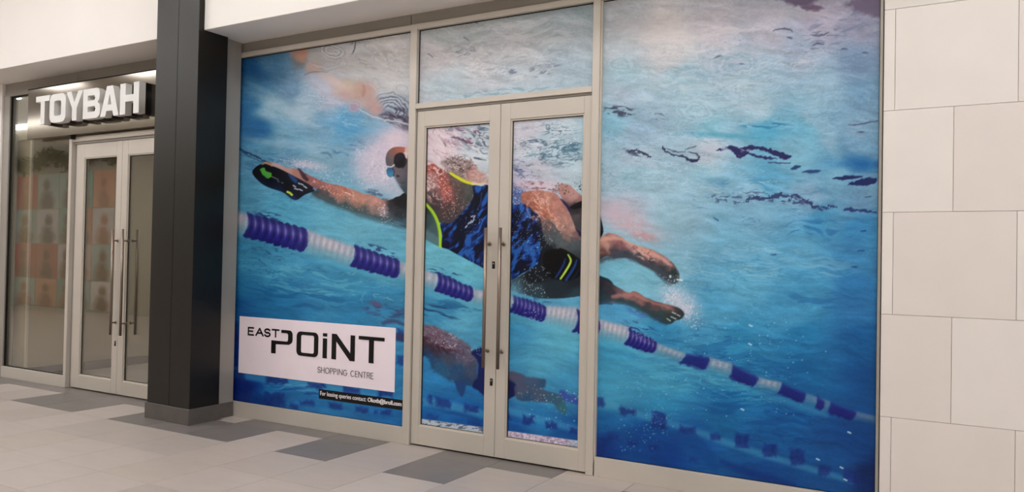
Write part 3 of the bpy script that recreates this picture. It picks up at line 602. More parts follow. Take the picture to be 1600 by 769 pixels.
    quad(360,560,k,[(0,90,120,215),(312,160,510,228),(680,205,850,268),(1005,245,1160,308),(1312,285,1450,345)], .9, .1)
    quad(360,560,k,[(10,290,185,395),(300,300,480,430),(535,410,595,452),(620,378,745,425),(870,392,995,448),(1115,428,1220,482),(1282,450,1306,495),(1336,455,1446,508)], .8, .1)
    S(460,612,70,12,.1,(20,70,140),.6,26,4,.53,.06,66); S(470,606,80,12,.1,(98,170,215),.6,24,3,.58,.06,67)
    quad(340,470,.299,[(76,110,112,215),(935,150,975,215),(935,285,975,335)], .75, .1)
    # ---- far swimmer
    k = .299
    S(600,485,50,22,.15,(74,76,116),.75,18,4,.56,.05,68); P.stroke(crp(570,460,k,[(30,50),(60,45),(85,58)]), [5,7,4], (112,100,132), 2.5, .6, 2); P.stroke(crp(570,460,k,[(95,150),(150,140),(200,155)]), [5,7,5], (70,70,104), 2.5, .7, 2); P.stroke(crp(570,460,k,[(165,220),(200,225)]), [12,14], (66,62,98), 2.5, .8, 2)
    P.stroke(crp(570,460,k,[(15,95),(50,100),(80,105)]), [3,4,2], (86,84,120), 2, .5, 2)
    S(690,487,60,14,.2,(30,66,110),.8,22,5,.50,.07,69); S(720,478,60,12,.15,(26,90,140),.7,22,4,.50,.07,70)
    P.poly(crp(570,460,k,[(280,170),(350,165),(420,190),(480,225),(545,265),(585,330),(590,400),(572,472),(520,472),(460,458),(400,428),(350,385),(318,325),(280,320)]), crp(570,460,k,[(310,200,(142,108,122)),(300,250,(104,52,66)),(380,230,(146,108,122)),(360,290,(80,52,72)),(450,270,(136,108,126)),(440,320,(86,84,106)),(520,330,(122,104,126)),(560,400,(82,92,122)),(480,400,(40,92,138)),(400,390,(34,108,152)),(340,340,(28,90,140)),(540,460,(40,80,128)),(300,310,(30,70,120))]), 3, .9, warp=3, rough=.12, rs=3)
    P.squiggle(690,530,46,24,.4,(206,190,204),.7,9,4.5,.15,44,.5); P.squiggle(700,540,46,24,.4,(70,40,60),.7,10,4.5,.13,45,.5)
    S(690,540,46,16,.45,(74,40,58),.7,14,4,.54,.06,71)
    P.speckle(690,528,40,20,.4,(206,190,206),.6,2.0,.68,7); P.speckle(725,550,30,24,.6,(190,180,205),.5,1.8,.70,8); P.speckle(742,548,22,14,.5,(180,205,225),.7,2.2,.6,9)
    P.poly(crp(570,460,k,[(555,300),(640,290),(640,530),(600,505),(560,480),(590,420),(590,350)]), (20,32,96), 2, .93, warp=2); P.speckle(750,548,18,12,.3,(170,190,220),.7,2,.6,10)
    P.poly(crp(570,460,k,[(475,455),(525,460),(524,500),(508,536),(490,515),(478,490)]), (36,76,130), 1.6, .95)
    k = .338
    P.poly(crp(780,440,k,[(20,440),(60,455),(82,480),(80,520),(50,540),(20,548)]), (18,28,88), 1.8, .95)
    P.poly(crp(780,440,k,[(45,415),(80,418),(130,440),(210,452),(214,480),(200,495),(150,488),(80,472),(40,450)]), crp(780,440,k,[(70,430,(100,92,122)),(150,460,(78,100,138)),(205,475,(44,96,138))]), 2.2, .9, warp=1.5)
    P.poly(crp(780,440,k,[(78,475),(150,482),(230,510),(285,522),(305,560),(312,600),(295,612),(270,592),(245,565),(170,555),(82,545)]), crp(780,440,k,[(100,510,(92,98,128)),(180,520,(86,100,130)),(260,545,(58,110,138)),(300,595,(52,130,142)),(120,540,(40,96,140))]), 2.2, .92, warp=1.5)
    P.poly(crp(780,440,k,[(280,500),(320,520),(362,535),(362,565),(320,560),(290,540)]), (60,74,160), 2, .75, warp=3); P.speckle(888,620,26,14,.2,(180,205,230),.8,2,.62,11); P.speckle(840,618,50,22,.2,(170,210,230),.7,2,.74,12)
    P.speckle(860,640,60,50,0,(170,215,235),.7,2.2,.80,13)
    # strip of surplus print along the bottom of both door panes
    k = .299
    P.poly(crp(570,460,k,[(280,648),(620,696),(620,740),(280,695)]), (178,190,208), .9, 1, smooth=False); ix, cv = P.cover(crp(570,460,k,[(280,648),(620,696),(620,740),(280,695)]), .9, False)
    if len(ix): P.put(ix, cv * sst(.52, .58, fbm(P.u[ix] / 7 + P.v[ix] / 9, P.v[ix] / 2.4, 3)) * .85, np.tile((86., 98., 118.), (len(ix), 1)))
    k = .338
    P.poly(crp(780,440,k,[(20,688),(370,737),(370,775),(20,735)]), (196,180,204), .9, 1, smooth=False, rough=.25, rs=2.5); ix, cv = P.cover(crp(780,440,k,[(20,688),(370,737),(370,775),(20,735)]), .9, False)
    if len(ix): P.put(ix, cv * sst(.56, .62, fbm(P.u[ix] / 3, P.v[ix] / 2.4, 3)) * .6, np.tile((128., 110., 140.), (len(ix), 1))); P.put(ix, cv * sst(880, 900, P.u[ix]) * .5, np.tile((150., 190., 210.), (len(ix), 1)))
    # ---- near lane line
    P.stroke([(367,352),(470,385),(590,430),(700,462),(800,495),(900,520),(1000,548),(1100,588),(1200,618),(1290,648)], [24,22,20,18,16,16,14,12,10,8], (120,190,206), 6, .25)
    for (x, y, r) in ((430,342,50),(590,392,50),(700,430,46),(830,460,50),(1000,512,40)): S(x, y, r, 12, .3, (40,62,118), .85, 12, 2.8, .54, .05, 72 + r); 
    rope(P, ((362,324),(389,333),(358,366),(383,372)), 'w', 2, .0)
    rope(P, ((480,357),(556,384),(474,394),(548,418)), 'w', 8, .02)
    rope(P, ((388,332),(482,357),(381,371),(476,396)), 'b', 8, .045)
    rope(P, ((622,406),(685,428),(618,435),(680,456)), 'w', 5, .02)
    rope(P, ((555,383),(626,406),(548,417),(620,437)), 'b', 7, .045)
    rope(P, ((738,450),(804,462),(735,473),(798,489)), 'w', 5, .02)
    rope(P, ((685,426),(741,450),(679,456),(736,473)), 'b', 7, .045)
    rope(P, ((851,476),(907,478),(849,505),(896,520)), 'w', 7, .02)
    rope(P, ((803,460),(855,478),(797,488),(849,505)), 'b', 8, .045); P.speckle(830,490,26,14,.4,(190,185,225),.8,1.8,.62,14)
    rope(P, ((932,496),(985,509),(930,524),(979,541)), 'w', 7, .02)
    rope(P, ((903,484),(938,498),(896,520),(934,526)), 'b', 5, .03)
    rope(P, ((1025,534),(1074,552),(1020,553),(1062,567)), 'v', 6, .02)
    rope(P, ((984,513),(1028,534),(976,539),(1021,554)), 'b', 7, .03); P.speckle(1006,528,22,9,.4,(150,140,205),.9,2,.55,15)
    rope(P, ((1107,556),(1147,567),(1102,579),(1141,592)), 'v', 4, .02)
    rope(P, ((1074,551),(1110,556),(1062,567),(1103,579)), 'n', 0)
    rope(P, ((1185,588),(1222,596),(1177,606),(1217,616)), 'v', 4, .01)
    rope(P, ((1145,567),(1187,588),(1140,591),(1177,606)), 'n', 0)
    rope(P, ((1259,613),(1298,626),(1252,630),(1294,646)), 'f', 0)
    rope(P, ((1223,597),(1261,613),(1216,615),(1253,631)), 'n', 0)
    rope(P, ((1277,615),(1290,626),(1274,638),(1284,642)), 'n', 0)
    rope(P, ((1336,641),(1372,650),(1331,657),(1370,664)), 'f', 0)
    rope(P, ((1298,626),(1340,642),(1293,645),(1331,658)), 'n', 0)
    P.stroke([(1062,569),(1080,562),(1098,556)], [3,4,2], (20,60,130), 1.5, .6, 2)
    # ---- near swimmer: foam behind the head
    H(600,245,62,62,0,(196,184,206),.95,.35,7); H(585,265,50,45,0,(190,186,206),.75,.5,6); H(620,215,36,24,0,(214,190,204),.8,.3,6); H(618,300,40,26,0,(184,190,208),.5,.4)
    P.squiggle(595,255,60,60,0,(222,210,224),.7,7,5,.16,40); P.squiggle(595,265,55,55,0,(160,158,188),.6,6,5,.14,41); P.speckle(590,260,60,60,0,(222,212,226),.6,2.0,.62,16); S(590,305,30,10,.4,(72,92,122),.8,9,3,.55,.05,80)
    H(480,258,50,12,.15,(190,184,204),.75,.6,5); P.speckle(460,254,40,12,.1,(222,206,220),.85,2,.58,18); P.speckle(510,270,60,18,.3,(200,200,216),.7,2,.66,19)
    k = .208
    # hand and arm
    P.poly(crp(390,240,k,[(92,84),(130,62),(210,72),(290,112),(350,112),(412,150),(440,205),(380,215),(330,190),(280,150),(200,105),(140,95)]), crp(390,240,k,[(110,80,(150,110,100)),(200,85,(205,170,170)),(290,130,(214,156,136)),(350,150,(200,128,108)),(400,190,(190,130,116))]), 1, .95, warp=1.2)
    P.poly(crp(390,240,k,[(405,150),(470,172),(560,215),(680,240),(780,272),(850,300),(930,315),(1000,345),(1060,345),(1120,320),(1190,305),(1190,548),(1100,522),(1000,502),(900,467),(800,442),(700,408),(600,372),(520,337),(470,300),(430,232)]),
      crp(390,240,k,[(440,200,(170,104,100)),(500,215,(186,118,112)),(480,282,(66,86,98)),(600,255,(206,128,112)),(560,310,(96,96,98)),(610,345,(72,100,108)),(640,300,(204,128,110)),(720,300,(218,140,116)),(720,390,(78,104,108)),(790,350,(216,146,122)),(850,330,(222,150,126)),(860,425,(104,110,108)),(780,415,(84,104,106)),(940,360,(228,158,138)),(930,430,(176,140,132)),(940,465,(92,106,110)),(1010,430,(176,158,164)),(1000,380,(206,146,128)),(1050,400,(58,62,66)),(1120,350,(34,34,40)),(1170,330,(34,34,40)),(1120,450,(56,70,78)),(1150,515,(74,108,122)),(1060,500,(80,108,118)),(1000,488,(84,108,116))]), 1, 1, warp=.8, rough=.10, rs=3)
    P.stroke([(488,304),(520,318),(560,333),(598,345),(640,356)], [5,8,9,8,8], (74,98,106), 3.5, .75, 1.5); P.squiggle(520,294,60,16,.38,(236,190,176),.75,10,4,.16,32,.5); P.squiggle(520,294,60,16,.38,(150,82,78),.6,9,4,.12,33,.6)
    P.speckle(510,293,34,9,.42,(236,196,186),.75,2.1,.6,20); P.speckle(540,306,40,8,.35,(236,190,176),.6,1.8,.64,21); S(505,290,40,9,.4,(158,84,80),.6,7,3,.56,.05,81)
    P.speckle(597,330,14,22,-.3,(226,210,218),.95,2.2,.53,22); P.speckle(603,344,16,12,0,(190,210,225),.8,2.2,.56,23); P.speckle(545,322,50,10,.35,(200,196,200),.5,1.7,.70,24); S(615,348,26,6,.2,(80,130,160),.7,10,3,.54,.05,82)
    P.poly(crp(390,240,k,[(362,112),(385,118),(420,160),(445,195),(430,210),(400,185),(375,140)]), (58,36,52), 1.2, .8, warp=1)
    # hand paddle
    P.poly(crp(390,240,k,[(85,80),(130,82),(220,112),(330,168),(430,222),(488,266),(470,288),(420,306),(385,330),(350,350),(310,338),(250,292),(150,258),(80,218),(22,150),(40,108)]), crp(390,240,k,[(60,150,(8,14,30)),(150,180,(8,12,26)),(300,230,(8,12,28)),(320,180,(16,34,66)),(250,130,(8,16,36)),(340,340,(24,58,112)),(200,280,(16,44,88)),(430,260,(14,22,52)),(100,225,(14,40,84)),(380,300,(12,20,48))]), .9, 1)
    P.poly(crp(390,240,k,[(290,150),(340,178),(360,205),(345,222),(310,190)]), (40,86,150), 1.2, .8)
    P.stroke(crp(390,240,k,[(95,82),(125,70),(170,95)]), [1.6,1.8,1.4], (206,150,90), .7, .85)
    P.poly(crp(390,240,k,[(82,112),(115,112),(125,135),(160,142),(164,172),(135,185),(100,165),(84,150)]), (84,172,70), 1.2, .92, warp=1.5, ws=4)
    P.stroke(crp(390,240,k,[(284,288),(302,296),(318,310)]), 3.4, (186,208,60), .8, .95)
    for q_ in ([(165,172),(215,195)],[(210,205),(222,212)],[(240,218),(252,222)]): P.stroke(crp(390,240,k,q_), 1.4, (150,166,160), .7, .7)
    for q_ in ([(328,240),(345,250)],[(338,262),(362,270)],[(372,268),(395,278)],[(385,228),(402,236)],[(408,245),(428,258)],[(368,222),(376,228)]): P.stroke(crp(390,240,k,q_), 2.0, (196,206,220), .7, .85)
    P.stroke(crp(390,240,k,[(482,262),(496,272)]), 3, (110,150,200), 1, .8)
    # head, cap and goggles
    k = .195
    P.poly(crp(560,180,k,[(218,345),(232,297),(268,264),(320,252),(380,258),(440,262),(440,650),(385,632),(345,598),(318,560),(296,515),(275,482),(240,430),(222,390)]), crp(560,180,k,[(290,280,(168,104,88)),(340,270,(206,112,84)),(385,275,(210,128,104)),(250,320,(130,112,112)),(236,380,(104,100,110)),(270,410,(112,106,114)),(310,450,(126,114,120)),(350,440,(118,110,118)),(385,440,(104,100,108)),(380,540,(92,98,108)),(340,520,(104,104,114)),(370,600,(70,92,108)),(320,545,(128,150,172)),(300,500,(120,124,138))]), .9, 1)
    P.poly(crp(560,180,k,[(385,250),(440,250),(440,320),(392,318),(372,290)]), (222,186,186), 1.4, .8)
    P.poly(crp(560,180,k,[(285,345),(300,315),(335,300),(365,310),(378,345),(370,395),(340,422),(305,418),(286,390)]), crp(560,180,k,[(320,330,(52,40,60)),(330,370,(22,18,34)),(350,400,(26,20,36)),(300,390,(30,28,46))]), .8, 1)
    P.poly(crp(560,180,k,[(362,300),(392,300),(392,345),(378,340),(372,318)]), (214,196,198), .9, .9)
    P.stroke(crp(560,180,k,[(376,345),(384,370),(374,400),(352,424)]), 1.8, (30,26,38), .7, .9); P.stroke(crp(560,180,k,[(285,400),(262,415),(235,412)]), [2.4,2,2.4], (206,206,214), .8, .85)
    P.poly(crp(560,180,k,[(224,440),(240,422),(268,424),(282,450),(276,488),(254,498),(232,482)]), crp(560,180,k,[(240,450,(48,132,188)),(260,470,(66,164,216)),(270,440,(40,110,170))]), .8, 1)
    P.stroke(crp(560,180,k,[(270,424),(286,450),(280,490)]), 1.2, (24,40,66), .6, .85)
    P.stroke(crp(560,180,k,[(282,495),(300,530),(325,575),(350,605)]), [1.6,2.4,3,2], (150,172,196), .9, .85)
    P.poly(crp(560,180,k,[(300,485),(318,478),(330,490),(315,500)]), (54,46,58), .9, .8); P.stroke(crp(560,180,k,[(330,540),(352,545),(372,538)]), 1.4, (66,62,74), .8, .7)
    # shoulders and back in the door pane
    k = .195
    P.poly(crp(655,270,k,[(-70,190),(45,235),(110,310),(150,400),(168,500),(170,592),(45,532),(-70,480)]), crp(655,270,k,[(50,270,(56,72,74)),(60,400,(66,96,98)),(120,450,(78,112,112)),(60,500,(96,140,150)),(140,560,(92,140,146))]), .9, 1)
    P.poly(crp(655,270,k,[(-60,-100),(45,-60),(110,-70),(170,-35),(230,0),(270,10),(330,60),(430,95),(436,180),(402,252),(345,330),(300,375),(250,402),(190,408),(150,395),(130,345),(95,290),(40,236),(-60,200)]),
      crp(655,270,k,[(60,-45,(190,84,72)),(110,-50,(206,92,76)),(160,-10,(176,78,66)),(60,0,(206,140,134)),(60,60,(200,158,160)),(110,50,(196,136,134)),(180,70,(212,104,88)),(215,140,(214,100,84)),(240,190,(172,92,84)),(130,140,(140,104,104)),(80,190,(108,92,96)),(140,230,(92,74,80)),(290,60,(122,104,98)),(330,120,(104,98,92)),(400,140,(98,104,96)),(390,220,(86,92,88)),(320,220,(96,86,84)),(260,280,(100,76,76)),(210,330,(96,76,74)),(300,330,(84,80,80)),(190,390,(78,80,78)),(270,370,(86,78,76)),(110,300,(70,72,74))]), 1.2, 1, warp=1.2, rough=.12, rs=4)
    P.poly(crp(655,190,.13,[(270,470),(420,440),(600,470),(690,560),(800,640),(840,740),(640,745),(480,680),(380,620),(300,580)]), crp(655,190,.13,[(330,500,(176,160,160)),(450,530,(160,134,130)),(560,540,(172,142,138)),(650,620,(216,150,138)),(720,680,(218,158,142)),(780,720,(220,180,172)),(480,620,(132,112,104)),(600,590,(190,130,120))]), 3, .9, warp=3, ws=5, rough=.18, rs=3)
    P.squiggle(685,285,40,50,.6,(232,200,196),.8,11,5,.16,36,.9); P.squiggle(690,300,44,50,.6,(96,60,58),.7,11,5,.14,37,1.0); P.squiggle(720,255,40,20,.2,(96,78,74),.75,8,4,.16,38,.3); P.squiggle(735,270,36,18,.3,(232,200,192),.7,8,4,.15,39,.4)
    S(715,258,36,14,.3,(84,70,70),.75,6,3,.56,.05,83); P.speckle(715,256,40,20,.2,(222,206,206),.8,1.9,.6,25); P.speckle(680,280,30,26,.3,(232,206,204),.8,2.2,.58,26); P.speckle(700,310,30,40,-.5,(226,180,172),.75,1.9,.63,27); S(668,262,22,16,.5,(150,48,42),.7,7,3,.54,.05,84); S(668,285,24,16,.4,(232,204,204),.7,7,3.4,.54,.06,85); P.speckle(715,330,40,20,-.4,(206,176,172),.7,1.8,.66,28)
    # swimsuit, both panes
    suit = crp(655,270,k,[(430,100),(500,108),(560,104)]) + [(800,318),(815,317),(829,324),(839,336),(847,354),(849,371),(853,389),(847,406),(834,418),(815,428),(795,438)] + crp(655,270,k,[(560,792),(490,752),(400,704),(300,652),(230,614),(176,590),(184,500),(168,408),(250,402),(318,345),(400,252),(434,180)])
    ix, cv = P.cover(suit, .9, True)
    if len(ix):
        a_ = -.95; uu = P.u[ix]; vv = P.v[ix]
        pp = uu * math.cos(a_) + vv * math.sin(a_); qq = -uu * math.sin(a_) + vv * math.cos(a_)
        qq = qq + (fbm(pp / 18, qq / 18, 2) - .5) * 14
        n = fbm(pp / 15 + 5, qq / 5.5 + 2, 3)
        m1 = sst(.44, .56, n); m2 = sst(.57, .68, n)
        col = np.array((12., 20., 52.)) * (1 - m1[:, None]) + np.array((20., 52., 122.)) * m1[:, None]
        col = col * (1 - m2[:, None]) + np.array((38., 96., 170.)) * m2[:, None]
        P.put(ix, cv, col)
    P.stroke([(826,322),(840,338),(848,356),(850,375),(853,393),(846,410),(830,423)], [3,4,5,5,6,6,5], (16,22,50), 1.5, .9)
    P.poly(crp(655,270,k,[(325,338),(420,335),(430,372),(330,368)]), (14,14,40), 1.2, .8); P.poly(crp(655,270,k,[(440,200),(480,180),(490,240),(450,290),(415,310),(420,250)]), (12,14,36), 2, .8)
    for q_ in ([(372,438),(382,425)],[(392,412),(402,398)],[(410,405),(418,385)],[(424,398),(440,372)],[(436,362),(446,344)],[(418,352),(430,346)]): P.stroke(crp(655,270,k,q_), 2.0, (190,200,226), .7, .85)
    P.speckle(740,350,30,30,0,(150,180,220),.7,1.6,.72,29); P.speckle(818,370,34,60,0,(168,192,226),.7,1.6,.72,30); P.stroke(crp(655,270,k,[(500,160),(490,240),(462,300)]), 1.2, (90,120,170), .8, .6)
    P.poly(crp(790,280,.247,[(20,-20),(60,30),(120,60),(130,150),(90,160),(20,165)]), (64,90,150), 5, .75, warp=5, ws=5); P.speckle(805,302,26,24,0,(196,204,226),.85,2,.58,31); P.speckle(803,298,22,20,0,(34,38,76),.7,2,.62,32)
    P.stroke(crp(655,190,.13,[(375,620),(430,655),(500,695),(570,728),(650,750)]), [3.2,4.4,4.8,4.4,3.6], (206,212,38), .8, 1); P.stroke(crp(655,190,.13,[(640,750),(720,752),(800,742)]), [3.6,3,2], (222,206,150), 1, .85)
    P.stroke(crp(655,270,k,[(20,225),(52,250),(100,305),(138,372),(158,440),(168,510),(168,592)]), [3.6,4,4.6,4.8,4.6,4.4,4.2], (160,206,44), .8, 1); P.stroke(crp(655,270,k,[(90,300),(128,370),(150,440),(158,510)]), 1.2, (110,160,40), .8, .6)
    # ---- hips, folded arm and thigh
    k = .247
    H(840,290,70,16,.05,(206,176,190),.7,.5,5); P.speckle(850,290,60,14,.1,(226,206,216),.8,2,.58,33); S(850,292,50,12,.1,(110,70,76),.7,7,3,.56,.05,86)
    P.poly(crp(790,280,k,[(20,650),(100,606),(180,566),(260,540),(340,560),(480,560),(600,612),(680,660),(680,790),(580,770),(480,742),(420,748),(300,757),(200,752),(100,722),(20,694)]), crp(790,280,k,[(60,670,(70,112,128)),(150,620,(50,66,74)),(250,600,(36,46,54)),(300,690,(40,62,72)),(420,660,(34,50,62)),(450,720,(48,86,100)),(200,720,(52,88,102)),(600,680,(34,60,78))]), 1.2, 1, warp=.8)
    P.poly(crp(790,280,k,[(225,255),(280,258),(345,320),(430,355),(480,385),(520,420),(520,540),(400,500),(330,470),(250,460),(240,370)]), crp(790,280,k,[(250,300,(112,104,104)),(280,380,(92,104,108)),(340,400,(96,112,116)),(440,430,(88,104,110)),(440,480,(64,78,86)),(300,440,(56,68,76)),(380,360,(150,122,114))]), 1.2, 1, rough=.1)
    P.poly(crp(790,280,k,[(330,40),(395,34),(450,78),(500,120),(540,160),(540,300),(480,380),(430,300),(410,220),(350,110)]), crp(790,280,k,[(380,70,(206,148,136)),(440,100,(212,156,146)),(470,120,(170,120,116)),(440,190,(60,56,62)),(450,240,(98,92,92)),(450,300,(84,84,88)),(520,250,(60,60,70))]), 1.2, 1)
    P.poly(crp(790,280,k,[(425,165),(480,138),(560,120),(570,160),(480,180),(430,190),(405,180)]), (14,14,22), 1, .95)
    P.poly(crp(790,280,k,[(335,125),(360,130),(400,175),(415,230),(430,290),(450,320),(500,350),(500,400),(462,362),(425,300),(395,220),(360,160)]), (30,30,84), 1.2, .95)
    P.poly(crp(790,280,k,[(100,95),(150,74),(230,72),(320,92),(352,135),(402,205),(432,285),(462,345),(490,392),(430,366),(380,345),(330,318),(285,262),(232,262),(208,215),(160,178),(108,152)]), crp(790,280,k,[(140,110,(206,122,96)),(200,100,(214,136,116)),(260,110,(216,146,124)),(320,130,(204,132,116)),(180,160,(198,112,86)),(240,200,(212,128,102)),(300,190,(218,146,124)),(350,220,(196,132,118)),(380,260,(204,146,130)),(240,245,(176,106,86)),(330,290,(200,146,130)),(420,320,(196,150,136)),(450,355,(150,112,106)),(380,330,(170,128,116)),(130,145,(176,110,96))]), 1.1, 1, warp=1.2, rough=.12, rs=4)
    P.squiggle(848,330,50,34,.6,(232,182,166),.7,12,5,.16,34,.8); P.squiggle(850,335,50,34,.6,(150,92,78),.55,10,4.5,.12,35,.9)
    S(850,330,40,20,.6,(234,178,158),.6,9,3.4,.56,.06,87); S(845,325,40,22,.9,(160,92,76),.5,8,3,.58,.05,88); P.speckle(845,312,34,18,.3,(238,206,196),.7,1.7,.66,34)
    P.speckle(880,298,26,16,.3,(40,30,40),.75,2.2,.58,35); P.speckle(905,292,14,12,.2,(30,22,34),.9,2.4,.5,36); P.speckle(870,352,30,20,.4,(230,200,190),.6,1.8,.66,37)
    P.poly(crp(790,280,k,[(215,330),(260,400),(300,440),(330,560),(260,640),(150,650),(120,600),(215,520)]), (24,32,44), 2, .95)
    P.poly(crp(790,280,k,[(250,462),(285,445),(340,440),(400,462),(470,505),(500,560),(455,620),(400,640),(340,640),(285,622),(245,565),(238,500)]), (6,7,12), 1.6, 1, warp=2)
    P.stroke(crp(790,280,k,[(395,478),(412,512),(402,545),(375,590),(348,630)]), [2,3,3.4,3.4,3], (170,208,80), .8, 1)
    P.stroke(crp(790,280,k,[(378,505),(362,550),(318,622)]), [2,3.4,3.4], (26,62,126), .9, .95); P.stroke(crp(790,280,k,[(450,512),(432,560),(382,638)]), [2.4,4,4], (28,70,138), .9, .95); P.stroke(crp(790,280,k,[(480,540),(455,590),(420,635)]), [2,3,2], (20,40,80), .9, .8)
    P.speckle(838,430,40,26,-.4,(190,205,212),.7,1.9,.68,38); P.speckle(850,375,24,22,0,(196,206,214),.7,1.8,.68,39); P.speckle(832,456,44,14,.1,(214,222,226),.85,2.3,.70,40); P.speckle(800,450,20,24,0,(150,196,210),.6,2,.62,41)
    H(800,455,26,18,.5,(110,170,196),.6,.5,6)
    # ---- legs and feet in the right-hand pane
    k = .247
    H(990,350,95,30,.5,(198,160,168),.55,.8,8); H(955,330,50,30,.5,(196,174,190),.45,.5,8); H(1005,368,36,12,.2,(196,136,138),.7,.7,5); P.speckle(975,355,60,30,.5,(226,160,166),.5,1.8,.66,42); P.squiggle(985,350,80,34,.5,(178,190,206),.7,8,4,.16,43,.3)
    P.poly(crp(790,280,k,[(560,180),(590,200),(603,250),(618,325),(604,365),(582,392),(540,392),(540,180)]), (8,10,16), 1, 1); P.stroke(crp(790,280,k,[(592,240),(602,290),(600,330),(585,345)]), [1.2,2,2,1.2], (60,86,112), .8, .8)
    P.poly(crp(925,330,k,[(-20,215),(35,195),(65,158),(110,138),(180,160),(230,198),(300,220),(360,236),(420,264),(470,290),(512,330),(545,380),(552,420),(535,457),(500,458),(460,432),(410,388),(360,362),(310,338),(270,306),(220,298),(150,297),(90,287),(35,318),(-20,320)]),
      crp(925,330,k,[(60,190,(214,156,138)),(85,215,(220,164,142)),(40,240,(190,126,112)),(50,275,(104,72,70)),(50,305,(66,72,80)),(130,180,(176,118,112)),(150,160,(206,146,138)),(180,200,(160,104,104)),(140,250,(92,76,84)),(160,280,(80,92,112)),(220,260,(72,78,100)),(240,220,(206,148,140)),(300,240,(222,168,154)),(350,265,(216,154,138)),(300,290,(78,80,94)),(400,295,(214,150,138)),(370,330,(74,80,92)),(430,320,(120,90,96)),(470,310,(198,150,148)),(450,370,(60,78,86)),(500,340,(130,104,104)),(510,400,(52,72,76)),(480,430,(58,86,94)),(535,440,(70,96,104))]), 1.1, 1, warp=1.0, rough=.12, rs=4)
    P.stroke([(934,409),(975,399),(1005,410),(1028,424),(1046,440)], [5,9,10,12,12], (70,80,92), 3.5, .8, 2); P.stroke([(942,374),(966,372),(998,388),(1030,402),(1048,414)], [8,5,6,6,3], (214,160,148), 2.5, .75, 2)
    P.squiggle(1000,396,60,14,.4,(120,78,84),.7,9,4,.14,31,.9); S(1005,400,36,9,.45,(236,190,178),.6,6,3,.55,.06,89)
    for q_ in ([(520,345),(528,360)],[(535,375),(542,390)],[(540,405),(545,418)]): P.stroke(crp(925,330,k,q_), 1.6, (130,116,112), .8, .6)
    P.poly(crp(925,330,k,[(490,405),(502,408),(500,422),(490,420)]), (214,220,222), .9, .85)
    H(1062,475,54,36,.6,(184,194,214),.85,.5,6); P.squiggle(1062,475,50,34,.6,(220,212,228),.8,6,5,.18,42); P.speckle(1060,475,50,36,.6,(216,210,228),.8,2.0,.60,44); P.speckle(1085,500,26,18,.5,(206,204,226),.8,2.4,.55,45); P.speckle(1050,440,36,20,0,(190,214,226),.7,2.2,.66,46); P.stroke([(1058,437),(1066,438)], 2.4, (220,228,234), .9, .9)
    P.poly(crp(925,330,k,[(-20,405),(35,415),(95,442),(180,490),(235,518),(260,508),(295,516),(340,546),(420,575),(510,598),(560,618),(584,650),(562,682),(530,692),(500,712),(470,714),(420,692),(340,640),(280,612),(200,592),(120,586),(-20,580)]),
      crp(925,330,k,[(40,450,(46,58,70)),(60,540,(40,70,88)),(110,500,(64,66,78)),(150,535,(150,104,112)),(190,560,(86,98,110)),(220,540,(176,124,120)),(275,525,(176,112,104)),(270,560,(160,108,106)),(310,560,(170,116,106)),(260,595,(66,104,112)),(350,600,(84,86,92)),(400,590,(130,90,90)),(480,605,(166,118,112)),(430,650,(60,92,96)),(540,630,(92,80,84)),(490,670,(58,84,82)),(560,655,(60,72,78))]), 1.1, 1, warp=.8, rough=.1, rs=4)
    P.stroke([(930,464),(975,471),(1010,488),(1040,503)], [8,9,10,10], (48,74,84), 3.5, .8, 2); P.stroke([(958,464),(990,460),(1012,470),(1045,480)], [5,6,4,3], (176,124,118), 2.2, .7, 1.5)
    for q_ in ([(508,640),(530,650)],[(500,668),(530,682)],[(475,680),(495,694)],[(540,656),(555,664)]): P.stroke(crp(925,330,k,q_), 1.8, (186,206,206), .8, .8)
    for q_ in ([(500,655),(545,672)],[(480,672),(512,692)]): P.stroke(crp(925,330,k,q_), 1.2, (36,52,52), .8, .7)
    H(965,478,44,10,.15,(70,150,205),.5,.4); S(1005,488,40,14,.3,(60,100,180),.6,14,4,.54,.06,90)
    c = np.clip(P.c, 0, 255) / 255.0
    g = c.mean(1)[:, None]; c = g + (c - g) * .88
    return np.clip(c - .012 + .20 * (c - .48) * (1 - (2 * c - 1) ** 2), 0, 1)
# ---- PRINT END

